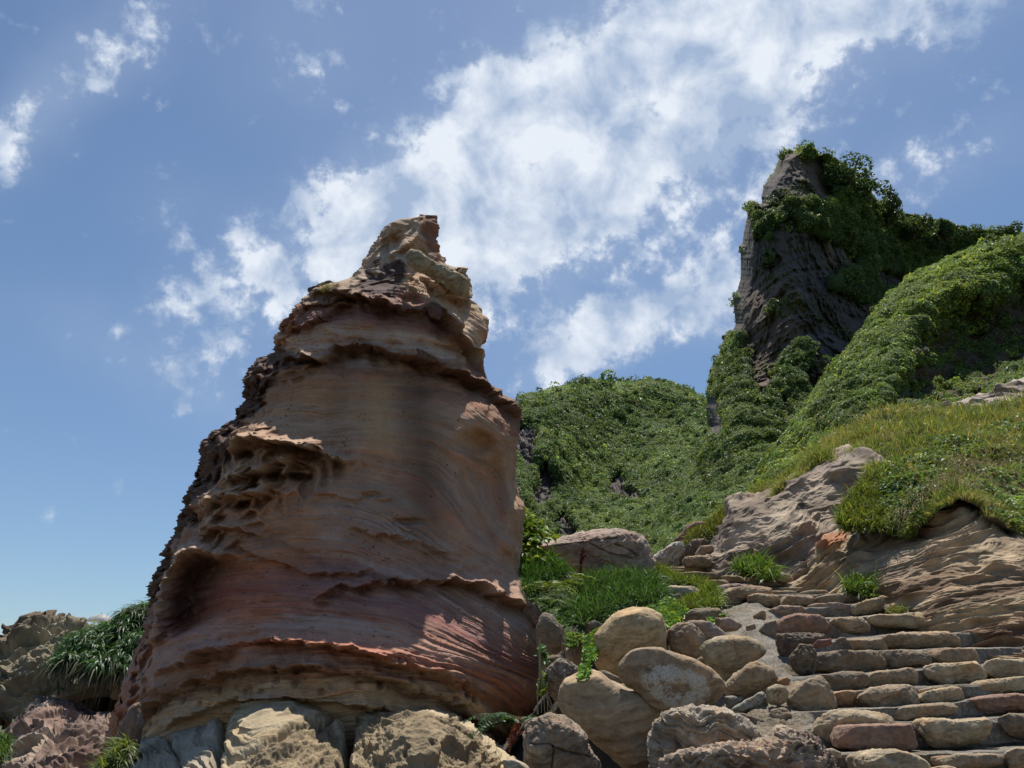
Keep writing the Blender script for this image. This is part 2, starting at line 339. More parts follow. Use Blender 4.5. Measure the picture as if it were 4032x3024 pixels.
def stone(name, poly, Y, th=1.0, col=(.3, .24, .17), parent=None, n=40, rough=.06, mat=None, seed=0, e=2.6, style='', strat=20, facets=3, colf=None, post=None, grow=1.0, **props):
    c, ta, ra = polar(poly); ra = ra*grow; V, Fc = cubesphere(n); cen = at_y(c[0], c[1], Y); dep = float((cen-CAM)@FWD); sc_ = dep/F_PX
    phi = np.arctan2(V[:, 2], V[:, 0]); s = np.hypot(V[:, 0], V[:, 2]); cy = V[:, 1]
    r = np.interp(phi, np.r_[ta, np.pi], np.r_[ra, ra[0]])*sc_
    m = (s**e+np.abs(cy)**e)**(1/e); s, cy = s/m, cy/m
    size = float(np.sqrt((ra**2).mean()))*sc_; tk = size*th
    hd = ray(c[0], c[1]); hd = np.array([hd[0], hd[1], hd[2]*.6]); hd /= np.linalg.norm(hd)
    lx, ly = (r*s*np.cos(phi)), (r*s*np.sin(phi))
    W = lx[:, None]*RGT+ly[:, None]*UPV+(cy*tk)[:, None]*hd          # local coordinates
    rs_ = np.random.default_rng(seed*7+3)
    for k in range(facets):
        nv = rs_.normal(0, 1, 3); nv[1] = -abs(nv[1])*1.3; nv /= np.linalg.norm(nv); pr = W@nv; mxv = pr.max(); lim = mxv*rs_.uniform(.76, .92); W = W-nv*(np.maximum(pr-lim, 0)*.7)[:, None]
    nr_ = vnorm(W, Fc); nr_ *= np.sign((nr_*W).sum())
    q = W/size+seed*13.7
    f1 = fbm(q*1.3, 3, seed); f2 = fbm(q*5, 5, seed+5, .55); h = f1*.06+f2*rough*.42*(.6 if 'smooth' in style else 1)+.012
    a = math.radians(strat); ac = -RGT*math.sin(a)+UPV*math.cos(a); al = RGT*math.cos(a)+UPV*math.sin(a); hv = W@ac/size; hu = W@al/size; hz = W@FWD/size
    lay = fbm(np.stack([hu*1.0, hv*7+f1*1.5, hz*1.0], -1)+seed, 4, seed+9, .6)
    if 'layered' in style:
        rd = ridged(np.stack([hu*1.3, hv*9+f1*2.5, hz*1.3], -1)+seed, 4, seed+15, .6); h += (rd-.6)*.16+lay*.03
    elif 'bedded' in style:
        rd = ridged(np.stack([hu*.8, hv*5+f1*2.0, hz*.8], -1)+seed, 4, seed+15, .55); h += (rd-.6)*.06+lay*.02
    else: h += lay*.012
    pw = worley(q*7, seed+3); pm = sst(.0, .35, gnoise(q*1.6, seed+8)); pits = (1-sst(.08, .26, pw))*pm
    h -= pits*(.030 if 'smooth' not in style else .012)
    if 'crusty' in style:
        w1, w2, _ = worley(q*2.6+f1[:, None]*.6, seed+31, True); h += (1-sst(.02, .3, w2-w1))*.06-.03; h += (ridged(q*4, 4, seed+32)-.6)*.05
    W2 = W+nr_*(h*size)[:, None]
    C = np.array(col)[None]*(1+.22*f1+.26*f2+.20*lay*(2.2 if style else 1))[:, None]
    big = sst(-.2, .5, fbm(q*.9+5, 3, seed+21)); C = mixc(C, C*np.array([1.12, .93, .78]), big*.7); gr = sst(.0, .5, fbm(q*2+9, 4, seed+22)); C = mixc(C, C*np.array([.72, .70, .72]), gr*.55)
    C = C*(1-.45*pits)[:, None]
    if 'crusty' in style: C = mixc(C, np.broadcast_to(np.array([.10, .065, .055]), C.shape), sst(.0, .35, fbm(q*2.3, 4, seed+40))*.8)
    if colf is not None: W2, C = colf(W2, C, lx/size, ly/size, cy, size, q, nr_)
    return mk(name, W2+cen, Fc, mat or M_ROCK, C, parent=parent, **props)
# ------------------------------------------------------------------ the tall sandstone pinnacle
SPY = 11.0
LT = [(465,912),(470,903),(475,866),(484,845),(500,825),(520,812),(540,801),(560,792),(576,784),(590,764),(604,757),(609,744),(614,716),(622,700),(629,676),(642,669),(655,657),(670,648),(688,634),(706,617),(730,612),(748,609),(764,598),(779,568),(792,552),(812,541),(840,541),(868,545),(885,528),(903,527),(922,499),(934,476),(950,458),(972,447),(1000,449),(1036,440),(1060,424),(1090,415),(1128,404),(1156,397),(1190,372),(1218,375),(1240,357),(1262,341),(1280,340),(1300,351),(1340,346),(1380,331),(1430,307),(1480,287),(1530,271),(1590,250),(1659,233),(1760,205)]
RT = [(465,941),(480,944),(515,943),(546,943),(553,953),(562,959),(570,957),(578,968),(588,982),(603,1013),(620,1013),(638,1012),(645,1008),(656,1018),(666,1031),(691,1047),(713,1052),(732,1044),(750,1026),(765,1026),(780,1028),(806,1038),(818,1040),(831,1043),(856,1070),(880,1105),(904,1120),(930,1116),(960,1109),(1000,1106),(1040,1106),(1075,1116),(1100,1126),(1140,1122),(1180,1117),(1200,1109),(1240,1111),(1270,1122),(1300,1140),(1340,1152),(1380,1157),(1430,1158),(1480,1152),(1520,1130),(1560,1092),(1600,1058),(1659,1022),(1760,1000)]
LT = np.array(LT, float)*DS; RT = np.array(RT, float)*DS
def dark_noise(x, y, s, seed): return fbm(np.stack([x/s, y/s, 0*x+seed], -1), 4, seed)
def build_spire():
    nr, nc = 860, 900
    yy = np.linspace(465*DS, 1730*DS, nr)
    xl = np.interp(yy, LT[:, 0], LT[:, 1]); xr = np.interp(yy, RT[:, 0], RT[:, 1])
    xc = (xl+xr)/2; hw = (xr-xl)/2
    dirc = ray(xc, yy); A = at_y(xc, yy, SPY); D = ((A-CAM)@FWD)
    wm = hw*D/F_PX
    th = np.linspace(0, 1, nc, endpoint=False)
    # more columns on the seaward face: angle from -90..270, 65% of them over the front half
    ang = np.where(th < .66, -math.pi/2+th/.66*math.pi, math.pi/2+(th-.66)/.34*math.pi)
    S, Cc = np.sin(ang), np.cos(ang)
    dn = dirc/np.linalg.norm(dirc, axis=1, keepdims=True)
    sgn = np.sign(Cc)*np.abs(Cc)**.85
    P = A[:, None]+RGT*(wm[:, None]*S)[..., None]-dn[:, None]*((wm[:, None]*.85*sgn)[..., None])
    X = xc[:, None]+hw[:, None]*S[None]; Y = np.repeat(yy[:, None], nc, 1); x = X/DS; y = Y/DS; front = sst(-.2, .1, Cc)[None]*np.ones((nr, 1)); hc = np.zeros_like(x)
    nrm = grid_normals(P, True); nrm = face_cam(P[:, (Cc > .3)], nrm[:, (Cc > .3)])[0:0] if False else nrm
    sg = np.sign(((P-A[:, None])*nrm).sum(-1).mean()); nrm = nrm*sg
    # smoothed outward direction
    out = (P-A[:, None]); out /= np.linalg.norm(out, axis=-1, keepdims=True)+1e-9
    dirn = out*.75+nrm*.25; dirn /= np.linalg.norm(dirn, axis=-1, keepdims=True)
    edge = np.clip(np.abs(S), 0, 1)[None]**6           # 1 at the outline
    body = 1-edge
    wq = fbm(P*np.array([.9, .9, .9]), 4, 5)
    xc0 = np.interp(y, [700, 1500], [810, 690])
    wq2 = fbm(P*.42+7, 3, 15); q = y-.0011*(x-xc0)**2*np.interp(y, [600, 900], [.5, 1])+wq*15+wq2*38;
    q = q-.20*(x-620)*sst(980, 1150, y)*(1-sst(1400, 1490, y))-.35*np.maximum(x-850, 0)*(1-sst(750, 830, y)); sel = sst(-.35, .4, fbm(np.stack([P[..., 0]*.7, P[..., 1]*.7, q/60], -1), 3, 71))
    # bed-parallel coordinates
    bed = np.stack([P[..., 0]*.55, P[..., 1]*.55, q/15], -1)
    h = np.zeros_like(x)
    h += fbm(P*.8, 4, 21)*.10*body
    lay = fbm(bed, 5, 31, .6); lay2 = ridged(np.stack([P[..., 0]*.8, P[..., 1]*.8, q/7+lay*1.2], -1), 4, 33, .55)
    calm = sst(760, 800, q)*(1-sst(1040, 1120, q))     # smooth face in the middle
    h += lay*.03*(1-.5*calm)+(lay2-.55)*.055*(1-.65*calm)*(.15+.85*sel)
    wob = fbm(np.stack([x/34, y/34, 0*x+3], -1), 5, 55, .6)*12
    def ledge(pts, hu, wu, wd, dk=.6, wv=1.0):
        d, s, t = line_d(x, y+wob*wv, pts); m = np.clip(np.minimum(t, 1-t)*7, 0, 1)*(.45+.75*sst(-.35, .3, fbm(np.stack([x/70, y/70, 0*x+pts[0][0]], -1), 3, 57)))
        above = hu*np.exp(-d/wu); below = hu*(1-sst(0, wd, d))-hu*dk*sst(0, wd*1.2, d)*np.exp(-d/(wd*5))
        return np.where(s > 0, above, below)*m*front, d, s, m
    L_ = [([(598,776),(650,768),(705,776),(738,748),(790,742),(830,760),(885,768),(945,790),(1000,815),(1045,845),(1085,880),(1125,905)], .30, 24, 8, .9),
          ([(672,640),(735,628),(790,640),(850,662),(900,676),(922,655),(962,700),(1008,758),(1032,815)], .26, 15, 8, .9),
          ([(618,735),(650,715),(700,690),(740,665),(770,650)], .12, 10, 6, .7),
          ([(880,560),(925,572),(965,585),(1010,608)], .16, 12, 6, .4),
          ([(915,600),(945,632),(980,650),(1008,642)], .17, 20, 6, .8),
          ([(538,985),(560,950),(600,944),(650,955),(700,968),(742,990),(758,1006)], .42, 15, 10, .8),
          ([(585,1010),(620,985),(665,998),(700,1012)], .17, 9, 7, .8),
          ([(500,1060),(545,1030),(575,1025),(600,1010),(628,1000)], .2, 12, 8, .9),
          ([(430,1110),(470,1090),(520,1075),(560,1068),(610,1058),(640,1062)], .18, 12, 8, .7),
          ([(470,1155),(510,1140),(545,1135),(600,1150)], .14, 10, 8, .7),
          ([(545,1180),(600,1200),(680,1235),(740,1240),(800,1225)], .10, 16, 8, .7),
          ([(690,1290),(725,1268),(780,1258),(850,1255),(930,1250),(985,1262),(1040,1295),(1100,1330)], .24, 30, 8, .7),
          ([(740,1130),(800,1150),(860,1160),(910,1190),(960,1215)], .07, 16, 8, .6),
          ([(690,1062),(740,1072),(790,1068),(840,1080)], .06, 14, 8, .6),
          ([(405,1460),(470,1432),(560,1400),(640,1385),(720,1398),(810,1425),(870,1450),(930,1482)], .20, 20, 8, .8),
          ([(300,1590),(360,1540),(420,1505),(500,1470),(580,1448),(680,1440),(780,1458),(880,1500),(960,1545),(1040,1590)], .16, 20, 9, .5),
          ([(380,1590),(470,1545),(560,1510),(700,1500),(800,1525),(900,1570),(980,1620)], .12, 14, 8, .6)]
    for pts, hu, wu, wd, dk in L_:
        a, *_ = ledge(pts, hu, wu, wd, dk); h += a*.55; hc += a*.6
    h += .55*np.exp(-((x-790)/270)**2)*sst(1225, 1425, y)*(1-sst(1430, 1640, y)*.8)*front+.22*np.exp(-((x-700)/300)**2)*sst(1470, 1640, y)*front
    # hooked rib with the hollow under it
    rib = [(515,1197),(480,1182),(450,1190),(425,1215),(408,1260),(400,1310),(402,1350),(395,1380)]
    d, s, t = line_d(x, y+wob*.5, rib); hc += .42*np.exp(-(d/11)**2)*front
    cave = soft_poly(x, y, [(520,1205),(470,1205),(430,1240),(415,1290),(412,1340),(450,1370),(520,1340),(600,1290),(590,1230)], 14)
    hc -= .65*cave*front*np.exp(-((x-440)/100)**2)
    hol = np.exp(-(((x-1015)/48)**2+((y-1065)/115)**2)**2); hc -= .42*hol*front
    hol2 = np.exp(-(((x-1000)/38)**2+((y-955)/26)**2)**2); hc -= .22*hol2*front
    ribr = [(975,985),(1000,1075),(1040,1160),(1075,1195),(1100,1200)]
    d, s, t = line_d(x, y, ribr); hc += .10*np.exp(-(d/14)**2)*front
    for pts, am_, wd_ in (([(848,548),(868,535),(893,520),(905,500),(912,478)], .26, 7), ([(866,560),(884,575),(882,605),(872,640)], .20, 7), ([(798,576),(812,545),(826,520),(850,500)], .10, 6), ([(630,700),(668,660),(715,652),(752,628),(790,604)], .22, 8), ([(612,735),(640,715),(660,690),(672,660)], .18, 7), ([(690,625),(720,618),(760,605),(790,592)], .12, 6), ([(905,640),(935,665),(975,715),(1000,745)], .06, 8),
                          ([(560,1010),(548,1050),(500,1080),(470,1110)], .20, 9), ([(600,1000),(590,1040),(560,1075),(520,1100),(480,1150)], .18, 9), ([(640,985),(628,1020),(600,1055),(585,1075)], .20, 8), ([(520,1000),(535,1030),(515,1062),(470,1075)], .16, 8)):
        d, s, t = line_d(x, y+wob*.6, pts); hc += am_*np.exp(-(d/wd_)**2)*front
    for (px_, py_, ra_, rb_, dp_) in ((845,525,24,30,.28), (905,555,12,16,.2), (925,585,16,9,.14), (735,668,34,12,.16), (650,712,22,12,.2), (765,640,10,10,.15), (970,680,36,26,.16), (560,985,12,10,.3), (612,1030,20,9,.35), (580,1050,14,10,.3), (545,1090,18,9,.22), (660,1030,24,9,.3), (520,1125,14,9,.2), (462,1125,14,16,.2), (498,1185,10,8,.15), (860,1128,26,8,.10), (795,1068,20,6,.10), (710,1308,12,6,.10)):
        hc -= dp_*np.exp(-(((x-px_)/ra_)**2+((y+wob*.4-py_)/rb_)**2)**1.5)*front
    # honeycomb crust along the left shoulder
    crustp = [(560,770),(620,745),(660,770),(700,778),(640,800),(600,840),(590,890),(545,930),(530,985),(500,1040),(470,1080),(430,1150),(400,1200),(392,1250),(385,1300),(350,1330),(330,1200),(400,900),(500,780)]
    dk = soft_poly(x+wob, y+wob*.6, crustp, 7)*front
    w1, w2, wid = worley(np.stack([P[..., 0]*4.2, P[..., 1]*2.2, P[..., 2]*4.2+wq*1.5], -1), 77, True)
    cell = sst(.04, .5, w2-w1)
    honey = soft_poly(x, y, [(540,770),(660,765),(700,780),(610,850),(620,930),(770,1000),(700,1060),(640,1080),(560,1200),(420,1330),(380,1500),(300,1600),(250,1500),(330,1200),(420,950)], 40)*front
    hc += honey*(-.17*cell+.06)*(1-.7*cave)
    topz = (1-sst(590, 760, y))*front
    w1b, w2b, _ = worley(P*np.array([2.6, 2.0, 2.6])+wq[..., None]*.5, 88, True)
    h += topz*(.10*(1-sst(.05, .45, w2b-w1b))-.08*sst(.2, .8, w1b))
    low = sst(1395, 1440, q)*(1-sst(1470, 1500, q)); pv = worley(P*7.5, 99)
    h -= low*.05*(1-sst(.15, .38, pv))
    # outline roughness on the crusty side, left outline keeps its place
    lft = (S < 0)[None]*edge; h += lft*(ridged(P*5.5, 4, 61)-.6)*.30*sst(600, 700, y)*(1-.6*sst(1350, 1420, y)); h += (S > 0)[None]*edge*(fbm(P*4, 4, 62))*.05
    P2 = P+dirn*h[..., None]-dn[:, None]*hc[..., None]
    # thin-bedded relief standing out sideways (flow lines)
    P2 += nrm*((fbm(np.stack([P[..., 0]*1.6, P[..., 1]*1.6, q/3.2+lay*2], -1), 3, 41)*.016)*(1-.3*calm)*(.3+.7*sel))[..., None]
    # small dark nodules
    pt = worley(np.stack([x/11, y/8, 0*x], -1), 17); spot = (pt < .13+.09*gnoise(np.stack([x/60, y/60, 0*x], -1), 4))&(gnoise(np.stack([x/45, y/45, 0*x+9], -1), 6) > .05)&(front > .5)&(q > 780)
    P2 -= dirn*(spot*.02)[..., None]
    # ---- colour of the beds
    key = [(440,(.30,.25,.18)),(600,(.33,.28,.20)),(640,(.22,.14,.11)),(672,(.17,.09,.08)),(700,(.30,.21,.15)),(735,(.40,.34,.28)),(765,(.30,.21,.15)),(785,(.20,.13,.09)),(830,(.27,.19,.13)),(900,(.30,.22,.15)),
           (980,(.28,.21,.16)),(1060,(.27,.20,.15)),(1120,(.28,.21,.17)),(1180,(.27,.19,.15)),(1225,(.24,.15,.13)),(1255,(.21,.12,.11)),(1290,(.27,.17,.13)),(1345,(.32,.22,.17)),(1375,(.30,.16,.12)),(1400,(.27,.16,.10)),(1435,(.22,.15,.10)),(1458,(.30,.24,.155)),(1500,(.40,.33,.22)),(1640,(.38,.31,.21)),(1760,(.3,.24,.16))]
    ky = [k[0] for k in key]; kc = np.array([k[1] for k in key]); qq = q+lay*26+wob*.6
    C = np.stack([np.interp(qq, ky, kc[:, i]) for i in range(3)], -1)
    st = fbm(np.stack([P[..., 0]*.7, P[..., 1]*.7, q/5+lay*3], -1), 4, 91, .65); C = C*(1+.40*np.clip(st, -1, 1.2)*(.35+.65*sel))[..., None]
    red = sst(.05, .5, fbm(np.stack([P[..., 0]*.5, P[..., 1]*.5, q/26], -1), 4, 93))
    C = mixc(C, C*np.array([1.08, .76, .70]), red*.5)
    orr = sst(.1, .55, fbm(P*.55+3, 3, 94)); C = mixc(C, C*np.array([1.22, .98, .70]), orr*.6)
    gry = sst(.15, .5, fbm(np.stack([P[..., 0]*.6, P[..., 1]*.6, q/40+5], -1), 3, 95)); C = mixc(C, np.broadcast_to(np.array([.33, .29, .26]), C.shape), gry*.5)
    # rain streaks down the middle of the face
    sk = np.exp(-((x+wob*.5-893)/44)**2)*sst(775, 850, y)*(1-sst(1080, 1240, y)); C = C*(1-.48*sk)[..., None]
    sk = np.exp(-((x+wob*.4-735)/26)**2)*sst(785, 840, y)*(1-sst(950, 1050, y)); C = C*(1-.22*sk)[..., None]
    am = np.exp(-((x-815)/34)**2)*sst(790, 850, y)*(1-sst(940, 1010, y)); C = mixc(C, np.broadcast_to(np.array([.40, .27, .13]), C.shape), am*.5)
    # dark iron bands under the two upper ledges
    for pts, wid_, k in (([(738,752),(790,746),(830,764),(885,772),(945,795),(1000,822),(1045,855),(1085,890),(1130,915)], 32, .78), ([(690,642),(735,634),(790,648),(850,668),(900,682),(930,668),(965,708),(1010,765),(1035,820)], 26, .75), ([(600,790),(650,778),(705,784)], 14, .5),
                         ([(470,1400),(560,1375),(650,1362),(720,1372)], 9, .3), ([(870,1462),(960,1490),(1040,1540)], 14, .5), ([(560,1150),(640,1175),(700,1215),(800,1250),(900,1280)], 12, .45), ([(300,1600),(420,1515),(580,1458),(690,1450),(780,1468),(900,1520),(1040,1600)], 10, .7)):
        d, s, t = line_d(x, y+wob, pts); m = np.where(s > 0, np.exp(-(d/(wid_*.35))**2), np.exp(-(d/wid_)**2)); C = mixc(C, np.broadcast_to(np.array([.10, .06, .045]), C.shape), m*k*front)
    pink = soft_poly(x, y, [(440,1290),(600,1230),(700,1300),(640,1360),(470,1400),(420,1380)], 40)*front; C = mixc(C, C*np.array([1.1, .80, .78]), pink*.5)
    cream = soft_poly(x, y, [(905,600),(960,640),(1010,690),(1035,740),(1015,780),(980,720),(930,660),(880,620)], 9); C = mixc(C, np.broadcast_to(np.array([.42, .36, .27]), C.shape), cream*.75)
    pale = sst(.0, .12, hc-.05)*honey*(1-dk); C = mixc(C, np.broadcast_to(np.array([.40, .34, .25]), C.shape), np.clip(pale, 0, 1)*.55)
    C = mixc(C, np.broadcast_to(np.array([.075, .052, .045]), C.shape), dk*.88)
    scab = soft_poly(x+wob*1.5, y+wob, [(795,600),(840,560),(868,562),(878,590),(872,625),(850,648),(812,640),(780,628)], 3)*front; C = mixc(C, np.broadcast_to(np.array([.06, .038, .04]), C.shape), scab*.95)
    fin = soft_poly(x, y, [(908,455),(950,455),(950,560),(930,575),(915,520)], 5); C = mixc(C, np.broadcast_to(np.array([.17, .09, .065]), C.shape), fin*.85)
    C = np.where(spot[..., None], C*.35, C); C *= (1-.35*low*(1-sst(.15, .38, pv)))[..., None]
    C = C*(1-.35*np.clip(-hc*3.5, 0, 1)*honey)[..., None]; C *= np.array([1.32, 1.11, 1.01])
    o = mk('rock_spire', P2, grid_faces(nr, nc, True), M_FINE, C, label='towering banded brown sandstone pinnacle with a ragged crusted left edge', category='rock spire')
    return o
spire = build_spire()
def frag(name, poly, Y, th, col, parent=None, n=26, amp=.16, mat=None, seed=0, e=2.2, **props):
    return stone(name, poly, Y, th, col, parent=parent, n=n, rough=amp, mat=mat or M_ROCK, seed=seed, e=e, **props)
# ------------------------------------------------------------------ boulders heaped between the pinnacle and the steps
TAN, BRN, GRY, PNK, DRK = (.43, .325, .19), (.25, .185, .125), (.30, .27, .235), (.34, .25, .205), (.17, .14, .11)
def lichen(W, C, u, v, cy, size, q, nr_):
    d = np.hypot((u-.12+.15*v)/.74, (v+.12+.18*u)/.44); ring = np.exp(-((d-.82)/.33)**2)
    k = sst(-.25, .15, fbm(q*3.2, 5, 4, .7)+.8*ring-.36)*sst(1.32, 1.05, d)*(nr_[:, 1] < -.2)
    sp = sst(-.3, .3, fbm(q*22, 3, 8, .8)); C = C*.92
    return W, mixc(C, np.broadcast_to(np.array([.50, .49, .45]), C.shape), np.clip(k*(.25+.75*sp)*1.5, 0, 1))
def crack(lines, depth=.035, wd=.022):
    def f(W, C, u, v, cy, size, q, nr_):
        for pts in lines:
            d, s, t = line_d(u+.03*gnoise(q*5, 3), v+.03*gnoise(q*5, 4), pts); k = np.exp(-(d/wd)**2)*(nr_[:, 1] < .3)
            W = W-nr_*(k*depth*size)[:, None]; C = C*(1-.55*k)[:, None]
        return W, C
    return f
def bands(W, C, u, v, cy, size, q, nr_):
    a = v*5.5-.9*u+fbm(q*1.6, 4, 9)*1.8; f_ = a % 1.0; sw_ = np.where(f_ > .1, ((f_-.1)/.9)**1.5, 1-f_/.1); W = W+nr_*((sw_-.4)*.055*size)[:, None]
    k = np.exp(-((f_-.05)/.12)**2)*sst(-.3, .2, fbm(q*3, 4, 11)); C = mixc(C, np.broadcast_to(np.array([.42, .33, .235]), C.shape), sst(.3, .9, f_)*.7); return W, mixc(C, np.broadcast_to(np.array([.13, .07, .06]), C.shape), k*.85)
def hole(W, C, u, v, cy, size, q, nr_):
    k = np.exp(-((u-.05)**2+(v-.1)**2)/.12)*(nr_[:, 1] < 0); W = W-nr_*(k*.35*size)[:, None]; b = sst(0, .25, fbm(q*4, 4, 3))*np.clip(k*1.7, 0, 1)
    return W, mixc(C, np.broadcast_to(np.array([.06, .06, .07]), C.shape), b)
